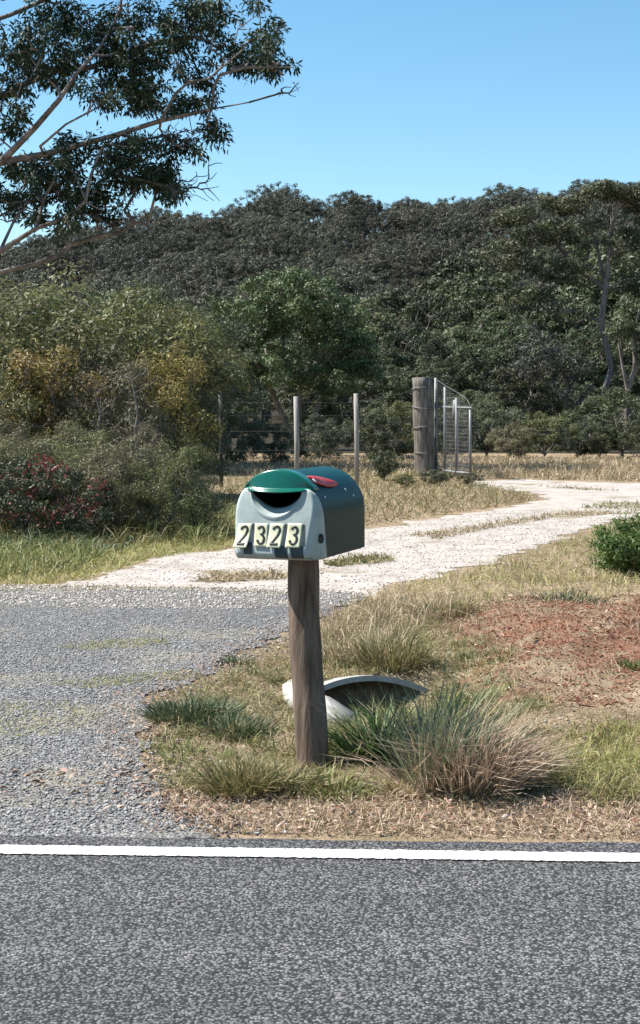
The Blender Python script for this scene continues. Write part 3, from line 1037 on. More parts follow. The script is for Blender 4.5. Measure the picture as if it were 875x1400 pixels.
for k, (x, y) in enumerate(spots):
    z = float(terrain(x, y)) - (1.2 if k < 268 else 2.2)
    s = rng.uniform(0.85, 1.12) * (1.0 if k < 268 else rng.choice([0.8, 0.9, 1.0, 1.05]))
    if k < 6:
        o = protos[k]; o.location = (x, y, z); o.rotation_euler = (0, 0, rng.uniform(0, 6.28)); o.scale = (s, s, s)
    else:
        copy_thing(protos[int(rng.integers(6))], (x, y, z), rng.uniform(0, 6.28), s, sz=s * rng.uniform(0.9, 1.1))

# --- green belt of gums and wattles between paddock and hill
bp = []
for k in range(5):
    rng = R(200 + k)
    cl = dome(rng, 120, 2.9, 2.6, 4.3, lobes=8)
    cl2 = dome(rng, 40, 2.5, 1.8, 2.2, lobes=4)
    cl = np.concatenate([cl, cl2])
    tr = [(0, 0, -0.5), (0.05, 0, 0.8), (0.2 * rng.normal(), 0.1, 1.8), (0.4 * rng.normal(), 0.3 * rng.normal(), 3.0)]
    bp.append(make_tree('belt_gum', rng, tr, cl, rng.uniform(0.26, 0.50, 160), 95, 0.165, 0.45, M['belt_leaf'], M['bark_grey'], (0, 0, 0),
                        'olive-green gum in the belt of trees at the foot of the hill', 'tree', 'belt of trees below the hill', step=0.7, r_tip=0.016, power=0.42, droop=0.15, flat=0.6, hollow=0.55))
rng = R(77)
bk = 0
for d, yt, sp_ in [(48, 505, 92), (58, 470, 96), (70, 440, 100), (84, 412, 105), (104, 388, 110)]:
    px = -60 + rng.uniform(0, 60)
    while px < 950:
        dd = d * rng.uniform(0.94, 1.06)
        rise = max(0, (px - 480) / 400) * 75 + max(0, (60 - px) / 200) * 20
        ytop = yt - rise * sstep(40, 80, d) + rng.uniform(-18, 22)
        hgt = CAM_H + (HOR - ytop) * dd / FPX
        s = hgt / 6.6
        p = np.array([(px - 437.5) / FPX * dd, dd, 0])
        if bk < 5:
            o = bp[bk]; o.location = p; o.rotation_euler = (0, 0, rng.uniform(0, 6.28)); o.scale = (s, s, s)
        else:
            copy_thing(bp[int(rng.integers(5))], p, rng.uniform(0, 6.28), s * rng.uniform(0.95, 1.15), sz=s)
        bk += 1
        px += sp_ * rng.uniform(0.75, 1.25)

# --- rounded tree in the paddock behind the letterbox
rng = R(31)
D0 = 40.0
base = np.array([(408 - 437.5) / FPX * D0, D0, 0])
cl = []
for px, py, rx, ry, n, dz in [(395, 415, 80, 45, 30, 0), (330, 440, 55, 50, 22, -0.5), (455, 450, 50, 50, 24, 0.4), (300, 480, 35, 40, 14, -0.3), (400, 400, 50, 30, 14, 0),
                              (490, 480, 28, 40, 12, 0.3), (360, 505, 60, 22, 14, -1.2), (455, 520, 45, 24, 12, -0.6), (300, 525, 40, 20, 8, -0.6), (500, 505, 20, 14, 5, 0.3), (400, 460, 80, 50, 16, 0.8)]:
    for _ in range(int(n * 2.2)):
        a = norm(rng.normal(0, 1, 3)) * rng.uniform(0.55, 1.0)
        p = WD(px + a[0] * rx, py + a[2] * ry, D0)
        p[1] = D0 + dz + a[1] * rx * D0 / FPX * 1.5
        cl.append(p - base)
cl = np.array(cl)
tr = [(0, 0, -0.3), (0, 0, 0.25), (-0.25, 0, 0.7), (0.3, 0.1, 0.75), (-0.6, 0.1, 1.5), (0.6, 0.15, 1.6), (0.05, -0.1, 1.4), (0.05, -0.1, 2.2), (-0.9, 0, 2.2), (1.0, 0.2, 2.3)]
make_tree('round_tree', rng, tr, cl, rng.uniform(0.20, 0.36, len(cl)), 125, 0.10, 0.46, M['round_leaf'], M['bark_grey'], base,
          'rounded dark green tree with many stems in the paddock behind the letterbox', 'tree', None, step=0.4, first=1, r_tip=0.013, power=0.36,
          parents=[-1, 0, 1, 1, 2, 3, 1, 6, 4, 5], droop=0.05, flat=0.6, hollow=0.55)

# --- tall gum with a bare pale trunk on the right
rng = R(32)
D0 = 50.0
base = np.array([(806 - 437.5) / FPX * D0, D0, 0])


def rel(px, py, d): return WD(px, py, d) - base


lim = [rel(806, 612, 50), rel(810, 585, 50), rel(836, 505, 50.0), rel(822, 440, 50), rel(828, 395, 50), rel(832, 350, 50), rel(836, 310, 49.8),
       rel(845, 280, 49.6), rel(815, 330, 50.4), rel(795, 290, 50.6), rel(770, 265, 50.8), rel(862, 330, 49.5), rel(790, 370, 50.3), rel(750, 320, 50.5), rel(715, 290, 50.8)]
par = [-1, 0, 1, 2, 3, 4, 5, 6, 4, 8, 9, 5, 4, 12, 13]
cl = []
for px, py, rx, ry, n in [(835, 262, 45, 12, 20), (770, 275, 40, 12, 14), (870, 275, 25, 16, 10), (700, 295, 35, 14, 10), (735, 320, 45, 18, 12), (800, 320, 40, 18, 8), (690, 350, 40, 18, 10),
                          (860, 330, 30, 20, 10), (760, 370, 50, 20, 12), (880, 390, 25, 25, 9), (730, 410, 45, 20, 10), (900, 290, 30, 25, 10), (925, 340, 25, 30, 8)]:
    for _ in range(int(n * 1.7)):
        a = norm(rng.normal(0, 1, 3)) * rng.uniform(0.4, 1.0)
        p = WD(px + a[0] * rx, py + a[2] * ry, D0); p[1] += a[1] * 1.2
        cl.append(p - base)
rm = np.array([0.13, 0.125, 0.115, 0.10, 0.09, 0.07, 0.05, 0.035, 0.05, 0.04, 0.03, 0.035, 0.05, 0.04, 0.03]) * 0.78
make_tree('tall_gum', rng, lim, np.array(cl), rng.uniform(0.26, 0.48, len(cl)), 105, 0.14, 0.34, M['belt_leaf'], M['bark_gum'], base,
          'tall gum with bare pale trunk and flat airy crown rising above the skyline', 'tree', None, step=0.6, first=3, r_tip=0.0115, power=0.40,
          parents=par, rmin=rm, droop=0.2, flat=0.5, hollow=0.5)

# --- forked gum beside it and a dark half-dead wattle
rng = R(33)
D0 = 47.0
base = np.array([(858 - 437.5) / FPX * D0, D0, 0])
lim = [rel(856, 615, 47), rel(857, 570, 47), rel(858, 535, 47), rel(868, 505, 47), rel(868, 450, 47), rel(852, 505, 47), rel(846, 470, 47), rel(880, 400, 47)]
cl = []
for px, py, rx, ry, n in [(880, 430, 40, 25, 14), (905, 470, 40, 30, 12), (850, 440, 30, 20, 6), (930, 420, 30, 40, 10)]:
    for _ in range(n):
        a = norm(rng.normal(0, 1, 3)) * rng.uniform(0.4, 1.0)
        p = WD(px + a[0] * rx, py + a[2] * ry, D0); p[1] += a[1] * 1.0
        cl.append(p - base)
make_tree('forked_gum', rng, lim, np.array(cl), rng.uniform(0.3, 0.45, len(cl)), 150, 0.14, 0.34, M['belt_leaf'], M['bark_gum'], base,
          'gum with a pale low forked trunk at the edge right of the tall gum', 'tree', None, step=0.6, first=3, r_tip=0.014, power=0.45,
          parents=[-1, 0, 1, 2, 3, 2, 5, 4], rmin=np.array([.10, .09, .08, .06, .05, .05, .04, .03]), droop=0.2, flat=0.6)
rng = R(34)
D0 = 44.0
base = np.array([(800 - 437.5) / FPX * D0, D0, 0])
cl = []
for px, py, rx, ry, n in [(735, 470, 35, 30, 16), (770, 500, 50, 30, 18), (720, 500, 25, 30, 10), (790, 540, 50, 25, 12)]:
    for _ in range(n):
        a = norm(rng.normal(0, 1, 3)) * rng.uniform(0.3, 1.0)
        p = WD(px + a[0] * rx, py + a[2] * ry, D0); p[1] += a[1] * 0.8
        cl.append(p - base)
M['dark_leaf'] = foliage_mat('dark_leaf', [(0.025, 0.03, 0.028), (0.045, 0.05, 0.045), (0.06, 0.065, 0.05)], 0.15, 0, 0)
make_tree('dark_wattle', rng, [rel(800, 619, 44), rel(795, 590, 44), rel(785, 570, 44), rel(770, 545, 44)], np.array(cl), rng.uniform(0.22, 0.36, len(cl)), 60, 0.11, 0.3, M['dark_leaf'], M['bark_dark'], base,
          'dark leaning wattle with thin crossing branches below the tall gum', 'tree', None, step=0.4, first=1, r_tip=0.014, power=0.4, droop=0.1, flat=0.6)

# --- big gum reaching in from the left
rng = R(35)
D0 = 32.0
GS = D0 / 26
base = np.array([-11.2, 32.4, 0.0])


def rel2(px, py, dz=0.0): return WD(px, py, D0 + dz * 1.8) - base


nodes, par, rmn = [], [], []


def limb(pts, radii, at=-1):
    prev = at
    for p, r_ in zip(pts, radii):
        nodes.append(p); par.append(prev); rmn.append(r_ * GS * 0.68)
        prev = len(nodes) - 1
    return prev


limb([GS * q for q in [np.array([0, 0, -0.3]), np.array([0.02, 0, 0.9]), np.array([0.1, 0, 2.0]), np.array([0.3, -0.05, 3.3]), np.array([0.5, -0.1, 4.8]), np.array([0.6, 0.0, 6.4]), np.array([0.7, 0.1, 8.2]), np.array([0.9, 0.2, 10.2])]],
     [0.34, 0.30, 0.27, 0.24, 0.21, 0.17, 0.13, 0.09])
T1, T2, T3, T4 = 3, 4, 5, 6
limb([rel2(-130, 285, .2), rel2(-60, 245, .1), rel2(0, 222), rel2(60, 211), rel2(150, 187, -.1), rel2(220, 165, -.2), rel2(290, 149, -.3), rel2(340, 140, -.3), rel2(385, 127, -.3)],
     [0.15, 0.13, 0.105, 0.085, 0.062, 0.045, 0.030, 0.018, 0.010], T1)
LA = len(nodes)
limb([rel2(18, 205, -.1), rel2(50, 172, -.2), rel2(82, 135, -.3), rel2(108, 96, -.3), rel2(128, 76, -.2), rel2(150, 45, 0), rel2(165, 10, .1)], [0.085, 0.075, 0.065, 0.05, 0.04, 0.03, 0.02], 10)
limb([rel2(55, 200, -.3), rel2(90, 170, -.4), rel2(120, 154, -.4)], [0.035, 0.028, 0.018], 11)
limb([rel2(-120, 190, .3), rel2(-60, 160, .3), rel2(0, 132, .3), rel2(40, 112, .3), rel2(80, 95, .3), rel2(125, 92, .3), rel2(200, 62, .4), rel2(260, 50, .4)], [0.1, 0.085, 0.06, 0.045, 0.035, 0.028, 0.02, 0.012], T2)
limb([rel2(-120, 420, -.2), rel2(-60, 378, -.3), rel2(0, 343, -.3), rel2(50, 312, -.3), rel2(95, 296, -.3), rel2(117, 275, -.3), rel2(124, 240, -.3), rel2(138, 205, -.2), rel2(160, 185, -.1)],
     [0.11, 0.10, 0.075, 0.06, 0.048, 0.042, 0.035, 0.026, 0.018], 2)
dl = len(nodes)
limb([rel2(60, 272, -.2), rel2(72, 250, -.2), rel2(85, 215, -.1)], [0.03, 0.022, 0.015], dl - 6)
limb([rel2(20, 300, 0), rel2(40, 275, 0), rel2(62, 270, 0)], [0.03, 0.025, 0.02], dl - 7)
limb([rel2(-100, 400, .4), rel2(-40, 382, .4), rel2(5, 371, .4), rel2(50, 360, .4), rel2(82, 348, .4), rel2(95, 335, .4), rel2(140, 322, .4), rel2(165, 318, .4), rel2(183, 303, .4)],
     [0.08, 0.07, 0.05, 0.042, 0.034, 0.028, 0.02, 0.013, 0.007], 2)
limb([rel2(-90, 60, .5), rel2(-30, 35, .5), rel2(15, 20, .5), rel2(60, 0, .5), rel2(110, -30, .5)], [0.09, 0.07, 0.045, 0.035, 0.025], T3)
limb([rel2(292, 120, -.3), rel2(300, 103, -.3), rel2(335, 92, -.3), rel2(375, 92, -.3), rel2(402, 92, -.3)], [0.02, 0.018, 0.014, 0.010, 0.006], 14)
limb([rel2(240, 128, -.3), rel2(258, 112, -.3), rel2(285, 108, -.3), rel2(300, 95, -.3), rel2(330, 70, -.3), rel2(350, 45, -.3)], [0.022, 0.018, 0.015, 0.013, 0.010, 0.007], 13)
foli = [(130, 45, 105, 50, 46), (60, 95, 58, 34, 17), (185, 95, 55, 42, 22), (165, 130, 65, 22, 18), (265, 45, 62, 28, 15), (240, 20, 60, 22, 11), (270, 95, 30, 28, 7), (365, 48, 20, 20, 7), (340, 75, 30, 16, 7),
        (380, 90, 30, 14, 6), (330, 92, 30, 12, 4), (250, 145, 55, 12, 9), (215, 195, 75, 22, 13), (205, 240, 42, 28, 22), (160, 225, 35, 22, 8), (28, 250, 40, 36, 15), (85, 245, 50, 34, 12), (60, 305, 60, 16, 8), (60, 228, 60, 22, 8), (125, 200, 55, 22, 9), (105, 268, 55, 20, 8), (160, 290, 45, 14, 4), (20, 170, 30, 25, 5), (20, 60, 30, 30, 8), (292, 178, 16, 18, 4),
        (290, 8, 30, 10, 4), (345, 5, 10, 7, 2), (15, 130, 22, 30, 6), (110, 330, 20, 6, 1), (230, 262, 18, 16, 4), (100, 285, 40, 12, 3), (150, 250, 25, 12, 3),
        (-80, 60, 90, 120, 40), (-60, 260, 60, 60, 14), (120, -40, 150, 30, 30), (-250, 40, 120, 120, 35), (-100, -70, 120, 40, 22)]
cl = []
for px, py, rx, ry, n in foli:
    for _ in range(int(n * 1.75)):
        a = rng.uniform(-1, 1, 3) * (0.55 + 0.45 * rng.random())
        cl.append(WD(px + a[0] * rx, py + a[2] * ry, D0 + rng.normal(0, 0.8) + 0.5) - base)
cl = np.array(cl)
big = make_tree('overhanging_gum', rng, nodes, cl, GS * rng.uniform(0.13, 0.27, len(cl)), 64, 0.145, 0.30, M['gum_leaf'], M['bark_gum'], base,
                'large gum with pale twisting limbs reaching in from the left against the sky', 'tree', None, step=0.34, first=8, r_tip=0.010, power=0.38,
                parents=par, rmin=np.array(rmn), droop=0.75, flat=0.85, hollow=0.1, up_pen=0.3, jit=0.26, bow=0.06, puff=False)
# bare twigs below the crown
for (x0, x1, y0, y1, n), nd in [((225, 305, 220, 278, 44), [(160, 240, 0), (200, 247, -.2), (232, 256, -.3)]), ((378, 412, 112, 135, 16), [(340, 140, -.3), (385, 127, -.3)]), ((20, 110, 215, 300, 26), [(-10, 300, 0), (30, 280, 0), (60, 255, 0)]), ((150, 300, 165, 215, 30), [(120, 205, 0), (170, 195, -.1), (230, 185, -.2)]), ((115, 190, 288, 320, 14), [(95, 296, -.3), (117, 292, -.3), (140, 302, -.2)])]:
    tw = np.array([WD(rng.uniform(x0, x1), rng.uniform(y0, y1), D0 - 0.4 + rng.normal(0, .15)) - base for _ in range(n)])
    A, B, ra, rb = skeleton(rng, [rel2(*q) for q in nd], [-1] + list(range(len(nd) - 1)), tw, 0.2, 0.13, 0.0, 0, 1, 0.0068, 0.42)
    V, Q = frustums(A, B, ra, rb, 4)
    MB().add(V, Q).build('bare_twig', M['bark_dark'], big)

# ---------------------------------------------------------------- shrubs
def shrub_proto(name, seed, h, w, n, per, ls, lw, leaf, bark, label, cat='shrub', group=None, stems=4, r_tip=0.006, flat=0.8, low=0.06, droop=-0.2, crad=(0.16, 0.3)):
    rng = R(seed)
    cl = []
    while len(cl) < n:
        p = rng.uniform(-1, 1, 3)
        r_ = np.linalg.norm(p)
        if r_ > 1 or r_ < 0.3: continue
        f = (p[2] + 1) / 2
        cl.append([p[0] * w / 2, p[1] * w / 2, h * (low + (0.95 - low) * f)])
    cl = np.array(cl)
    cl[:, :2] += 0.08 * w * np.sin(cl[:, 2:3] * 5 + np.array([0, 2]))
    tr = [(0, 0, -0.1), (0, 0, 0.08 * h)]
    par = [-1, 0]
    for s in range(stems):
        a = s * 6.28 / stems + rng.uniform(0, 1)
        tr.append((math.cos(a) * w * 0.1, math.sin(a) * w * 0.1, h * 0.25)); par.append(1)
        tr.append((math.cos(a) * w * 0.2, math.sin(a) * w * 0.2, h * 0.5)); par.append(len(tr) - 2)
    return make_tree(name, rng, tr, cl, rng.uniform(crad[0], crad[1], n) * h / 2.5, per, ls, lw, leaf, bark, (0, 0, 0), label, cat, group, step=0.25, first=1,
                     r_tip=r_tip, power=0.45, droop=droop, flat=flat, parents=par, trunk_name='stem', crown_name='foliage')


def recolour(o, leaf):
    for ch in o.children:
        if ch.name.startswith('foliage'):
            ch.material_slots[0].link = 'OBJECT'
            ch.material_slots[0].material = M[leaf]


P1 = shrub_proto('thicket_shrub', 41, 2.6, 2.0, 170, 115, 0.066, 0.30, M['olive_leaf'], M['bark_grey'], 'x', r_tip=0.0065)
P2 = shrub_proto('thicket_shrub', 42, 2.6, 1.8, 160, 100, 0.074, 0.24, M['brown_leaf'], M['bark_grey'], 'x', r_tip=0.006)
P3 = shrub_proto('thicket_shrub', 43, 2.6, 2.2, 170, 115, 0.060, 0.34, M['olive_leaf'], M['bark_grey'], 'x', r_tip=0.0065)
prot = [P1, P2, P3]
used = [False] * 3
TH = [  # px centre, top row, distance, proto, width scale, leaf, label
    (20, 385, 19.5, 0, 1.15, 'olive_leaf', 'tall olive tea-tree at the left edge under the overhanging gum'),
    (120, 372, 21.0, 2, 1.15, 'olive_leaf', 'tall grey-green shrub with a yellowish top in the back of the thicket'),
    (205, 395, 21.5, 1, 1.1, 'olive_leaf', 'tall twiggy shrub at the right back of the thicket'),
    (60, 470, 18.2, 1, 0.95, 'yellow_leaf', 'yellow-green wattle in the middle of the left thicket'),
    (150, 480, 18.6, 1, 0.9, 'brown_leaf', 'brownish twiggy shrub in the middle of the thicket'),
    (225, 470, 19.8, 0, 0.75, 'yellow_leaf', 'golden-brown shrub on the right side of the thicket'),
    (-40, 450, 18.0, 2, 1.0, 'olive_leaf', 'olive shrub cut by the left edge of the picture'),
    (260, 520, 20.5, 2, 0.7, 'shrub_leaf', 'grey-green shrub between the thicket and the dark fence post'),
    (15, 560, 17.0, 2, 0.8, 'brown_leaf', 'low brown shrub above the red-leaved bush'),
    (190, 570, 17.6, 0, 0.75, 'brown_leaf', 'low tangled shrub at the right foot of the thicket'),
    (100, 570, 17.2, 1, 0.8, 'brown_leaf', 'low twiggy shrub at the centre foot of the thicket'),
    (250, 605, 18.6, 2, 0.65, 'olive_leaf', 'small olive shrub beside the long grass at the fence foot'),
    (20, 612, 15.2, 1, 0.9, 'brown_leaf', 'low scrub just behind the red-leaved bush'),
    (95, 600, 15.4, 2, 0.85, 'olive_leaf', 'low olive scrub right of the red-leaved bush'),
    (165, 615, 15.0, 0, 0.85, 'brown_leaf', 'low brown scrub beside the long grass'),
    (222, 622, 14.9, 2, 0.8, 'olive_leaf', 'low dark scrub at the front right of the thicket'),
    (272, 655, 15.2, 1, 0.8, 'shrub_leaf', 'lowest scrub at the right end of the thicket by the driveway'),
    (-40, 600, 15.2, 2, 0.9, 'olive_leaf', 'low scrub at the left edge behind the long grass'),
    (270, 425, 34.0, 0, 1.0, 'shrub_leaf', 'dark bushy wattle in the gap between thicket and rounded tree'),
    (215, 405, 30.0, 2, 0.9, 'olive_leaf', 'olive tree top rising behind the thicket'),
]
rng = R(61)
for px, ty, d, k, ws, lf, lab in TH:
    h = CAM_H + (HOR - ty) * d / FPX
    s = h / 2.42
    if ty > 595: s *= 1.25; ws *= 1.15
    loc = ((px - 437.5) / FPX * d, d, -0.25 * s if ty > 595 else -0.05)      # low scrub branches right at the soil
    if not used[k]:
        o = prot[k]; used[k] = True
        o.location = loc; o.scale = (s * ws, s * ws, s)
    else:
        o = copy_thing(prot[k], loc, rng.uniform(0, 6.28), s * ws, sz=s)
    tag(o, lab, 'shrub', 'shrubs of the roadside thicket')
    recolour(o, lf)

P4 = shrub_proto('paddock_shrub', 44, 1.8, 2.4, 90, 150, 0.075, 0.34, M['shrub_leaf'], M['bark_grey'], 'x', r_tip=0.006, low=0.08)
P5 = shrub_proto('paddock_shrub', 45, 1.8, 2.0, 80, 150, 0.080, 0.28, M['shrub_leaf'], M['bark_grey'], 'x', r_tip=0.007, low=0.1)
prot = [P4, P5]; used = [False] * 2
PS = [(320, 560, 33, 0, 1.0, 'shrub_leaf', 'grey-green paddock shrub right of the dark fence post'),
      (372, 575, 34, 1, 1.0, 'shrub_leaf', 'grey-green paddock shrub left of the middle fence post'),
      (440, 562, 35, 0, 1.0, 'shrub_leaf', 'bushy paddock shrub between the two pale fence posts'),
      (505, 555, 36, 1, 1.1, 'shrub_leaf', 'paddock shrub just right of the last thin fence post'),
      (545, 545, 37, 0, 1.1, 'olive_leaf', 'paddock shrub left of the thick strainer post'),
      (610, 560, 39, 1, 1.1, 'shrub_leaf', 'paddock shrub seen through the mesh of the gate'),
      (665, 545, 40, 0, 1.2, 'shrub_leaf', 'grey paddock shrub just right of the open gate'),
      (700, 575, 38, 1, 1.2, 'brown_leaf', 'dry greyish shrub behind the straw grass at the track bend'),
      (745, 560, 39, 0, 1.2, 'olive_leaf', 'rounded olive shrub below the dark wattle'),
      (790, 570, 38.5, 1, 1.1, 'shrub_leaf', 'twiggy grey shrub below the tall gum trunk'),
      (850, 525, 40, 0, 1.2, 'belt_leaf', 'dense green shrub at the right edge below the forked gum'),
      (820, 575, 38.5, 0, 1.0, 'belt_leaf', 'low green shrub left of the dense one at the right edge'),
      (890, 560, 38, 1, 1.1, 'belt_leaf', 'green shrub cut off by the right edge of the picture'),
      (640, 530, 46, 0, 1.0, 'belt_leaf', 'green bush further back behind the gate')]
for px, ty, d, k, ws, lf, lab in PS:
    h = CAM_H + (HOR - ty) * d / FPX
    s = h / 1.85
    loc = ((px - 437.5) / FPX * d, d, 0)
    if not used[k]:
        o = prot[k]; used[k] = True
        o.location = loc; o.scale = (s * ws, s * ws, s)
    else:
        o = copy_thing(prot[k], loc, rng.uniform(0, 6.28), s * ws, sz=s)
    tag(o, lab, 'shrub', 'shrubs along the paddock edge')
    recolour(o, lf)

# bushes at the fence foot
P6 = shrub_proto('fence_bush', 46, 0.8, 0.9, 60, 110, 0.045, 0.4, M['fresh_leaf'], M['bark_grey'], 'x', r_tip=0.003, low=0.08, crad=(0.2, 0.35))
fb = [(525, 612, 27.0, 1.0, 'belt_leaf', 'leafy green bush between the last thin post and the strainer post'),
      (592, 640, 25.0, 1.2, 'shrub_leaf', 'low green bush at the foot of the strainer post'),
      (555, 655, 24.5, 1.0, 'olive_leaf', 'low olive scrub left of the strainer post foot'),
      (640, 655, 25.0, 1.3, 'brown_leaf', 'low brown scrub at the foot of the gate')]
for k, (px, ty, d, ws, lf, lab) in enumerate(fb):
    h = max(0.25, CAM_H + (HOR - ty) * d / FPX); s = h / 0.82
    loc = ((px - 437.5) / FPX * d, d, 0)
    if k == 0:
        o = P6; o.location = loc; o.scale = (s * ws, s * ws, s)
    else:
        o = copy_thing(P6, loc, rng.uniform(0, 6.28), s * ws * 1.4, sz=s)
    tag(o, lab, 'bush', 'low bushes at the fence foot'); recolour(o, lf)

# fresh green bush on the bank at the right edge
rb_ = shrub_proto('green_bush', 47, 0.50, 0.62, 120, 110, 0.032, 0.30, M['fresh_leaf'], M['bark_grey'], 'bright green leafy bush on the grass bank at the right edge', 'bush', r_tip=0.003, low=0.08, droop=-0.9, crad=(0.25, 0.42))
rb_.location = G(878, 800) * np.array([1, 1, 0]); rb_.scale = (1.35, 1.3, 1.08)
# red-leaved bush
M['dkgreen_leaf'] = foliage_mat('dkgreen_leaf', [(0.0300, 0.0420, 0.0216), (0.0600, 0.0720, 0.0336)], 0.2, 0, 0)
rd_ = shrub_proto('red_bush', 48, 0.95, 1.35, 110, 90, 0.042, 0.34, M['dkgreen_leaf'], M['bark_dark'], 'low bush with dark red leaves at the foot of the left thicket', 'bush', r_tip=0.004, low=0.1, crad=(0.22, 0.36))
rd_.location = (-2.75, 14.5, -0.12)
rr_ = R(49)
V, Q, rdn = leaf_clumps(rr_, np.stack([rr_.uniform(-.75, .65, 26), rr_.uniform(-.7, -.2, 26), rr_.uniform(0.35, 0.95, 26)], 1), rr_.uniform(.06, .13, 26), 30, 0.045, 0.42, -0.2, 0.9)
MB().add(V, Q, None, rdn).build('red_leaf_spray', M['red_leaf'], rd_)['kind'] = 'stuff'
# two bare saplings in the thicket
for px, ty, lab in [(181, 520, 'bare pale sapling with thin twigs in the middle of the thicket'), (130, 540, 'bare pale sapling left of its twin in the thicket')]:
    d = 17.0
    rs = R(int(px))
    so = empty('sapling', ((px + 6 - 437.5) / FPX * d, d, 0), lab, 'sapling')
    off = np.array([(px + 6 - 437.5) / FPX * d, d, 0])
    tr = [np.array([0.02 * math.sin(q * 1.7), 0.02 * math.cos(q * 2.1), -0.1 + q * 0.17]) for q in range(9)] + [WD(px, ty, d) - off]
    tg_ = np.array([WD(px + rs.normal(0, 22), ty + rs.uniform(-30, 110), d + rs.normal(0, .2)) - off for _ in range(22)])
    A, B, ra, rb = skeleton(rs, tr, [-1] + list(range(9)), tg_, 0.14, 0.07, 0.06, 1.5, 2, 0.0035, 0.48, rmin=np.linspace(0.026, 0.012, 10))
    V, Q = frustums(A, B, ra, rb, 5)
    MB().add(V, Q).build('stem', M['bark_grey'], so, True)
    V, Q, rdn = leaf_clumps(rs, tg_[:14], 0.08, 22, 0.045, 0.3)
    MB().add(V, Q, None, rdn).build('foliage', M['brown_leaf'], so)

# ---------------------------------------------------------------- grasses and weeds near the road
STRAW = [(0.180, 0.138, 0.078), (0.294, 0.228, 0.138), (0.396, 0.318, 0.216), (0.264, 0.216, 0.114)]
M['straw'] = foliage_mat('straw_blade', STRAW, 0.25, 0, 0)
M['tan'] = foliage_mat('tussock_straw', [(0.2760, 0.1898, 0.1323), (0.4140, 0.3047, 0.2185), (0.5290, 0.4255, 0.3220)], 0.2, 0, 0)
M['bluegreen'] = foliage_mat('tussock_green', [(0.0595, 0.0936, 0.0504), (0.1105, 0.1560, 0.0864), (0.1870, 0.2184, 0.1224), (0.2550, 0.2574, 0.1584)], 0.25, 0, 0)
M['grass_green'] = foliage_mat('grass_green', [(0.07, 0.09, 0.025), (0.13, 0.16, 0.045), (0.22, 0.23, 0.08), (0.28, 0.24, 0.12)], 0.3, 0, 0)
M['spiky'] = foliage_mat('spiky_green', [(0.0385, 0.0630, 0.0280), (0.0660, 0.0966, 0.0450), (0.1210, 0.1522, 0.0800)], 0.2, 0, 0)
M['weed'] = foliage_mat('weed_olive', [(0.07, 0.08, 0.025), (0.13, 0.135, 0.05), (0.22, 0.19, 0.08), (0.30, 0.22, 0.12)], 0.25, 0, 0)
M['grass_yellow'] = foliage_mat('grass_yellow', [(0.16, 0.18, 0.05), (0.28, 0.27, 0.09), (0.38, 0.33, 0.15)], 0.3, 0, 0)
M['litter'] = foliage_mat('leaf_litter', [(0.0960, 0.0560, 0.0320), (0.2160, 0.1440, 0.0960), (0.3200, 0.2320, 0.1680), (0.3840, 0.2960, 0.2320), (0.2080, 0.0800, 0.0560)], 0.05, 0, 0)


def gz(P2, dz=0.0):
    return np.stack([P2[:, 0], P2[:, 1], terrain(P2[:, 0], P2[:, 1]) + dz], 1)


def tuft(name, px, py, w, h, n, mat, label, cat='grass clump', seed=1, width=0.004, spread=0.6, bend=0.6, depth=None, lean=(0, 0), hv=(0.5, 1.1), group=None, part='blades', root=None, off=(0, 0)):
    rng = R(seed)
    c = G(px, py)
    if root is None:
        root = empty(name, (c[0], c[1], float(terrain(c[0], c[1]))), label, cat, group)
    a = rng.uniform(0, 6.28, n); r_ = np.sqrt(rng.random(n))
    P = np.stack([np.cos(a) * r_ * w / 2 + off[0], np.sin(a) * r_ * (depth or w) / 2 + off[1], np.full(n, -0.012)], 1)
    D = np.stack([np.cos(a) * r_ * spread + lean[0], np.sin(a) * r_ * spread + lean[1], np.ones(n)], 1) + rng.normal(0, 0.22, (n, 3))
    L = h * rng.uniform(hv[0], hv[1], n) * (1 - 0.25 * r_)
    V, Q, T, rd = blades(rng, P, D, L, width * rng.uniform(0.7, 1.3, n), bend * rng.uniform(0.3, 1.5, n))
    tag(MB().add(V, Q, T, rd).build(part, mat, root), kind='stuff')
    if label and n > 200:                               # dead stalks among the green
        q = n // 4
        k = rng.choice(n, q, replace=False)
        V, Q, T, rd = blades(rng, P[k], D[k] + rng.normal(0, 0.5, (q, 3)) * np.array([1, 1, 0.3]), L[k] * rng.uniform(0.7, 1.15, q), width * 0.7, rng.uniform(0, 1.4, q))
        tag(MB().add(V, Q, T, rd).build('dead_stalks', M['straw'], root), kind='stuff')
    return root


# big tussock right of the post
ts = tuft('tussock_grass', 600, 1078, 0.20, 0.60, 420, M['bluegreen'], 'big tussock of grey-green and straw blades right of the letterbox post', 'tussock', 71, 0.0042, 0.48, 0.45, 0.18, (0.20, 0.05), part='green_blades')
tuft('x', 625, 1080, 0.24, 0.46, 1200, M['tan'], None, None, 72, 0.0034, 0.62, 0.65, 0.20, (0.22, -0.02), part='straw_blades', root=ts, off=(0.11, -0.05))
tuft('x', 625, 1080, 0.16, 0.36, 110, M['tan'], None, None, 73, 0.0032, 1.2, 0.7, 0.2, (-0.5, -0.2), part='pale_stalks', root=ts, off=(-0.08, -0.02))
tuft('tussock_grass', 715, 1062, 0.30, 0.26, 420, M['weed'], 'smaller greyish tussock just right of the big one', 'tussock', 74, 0.0036, 0.9, 0.9)
tuft('green_weed', 520, 1035, 0.24, 0.34, 520, M['fresh_leaf'], 'bright green weed between the post and the big tussock', 'weed', 75, 0.006, 0.9, 0.8)
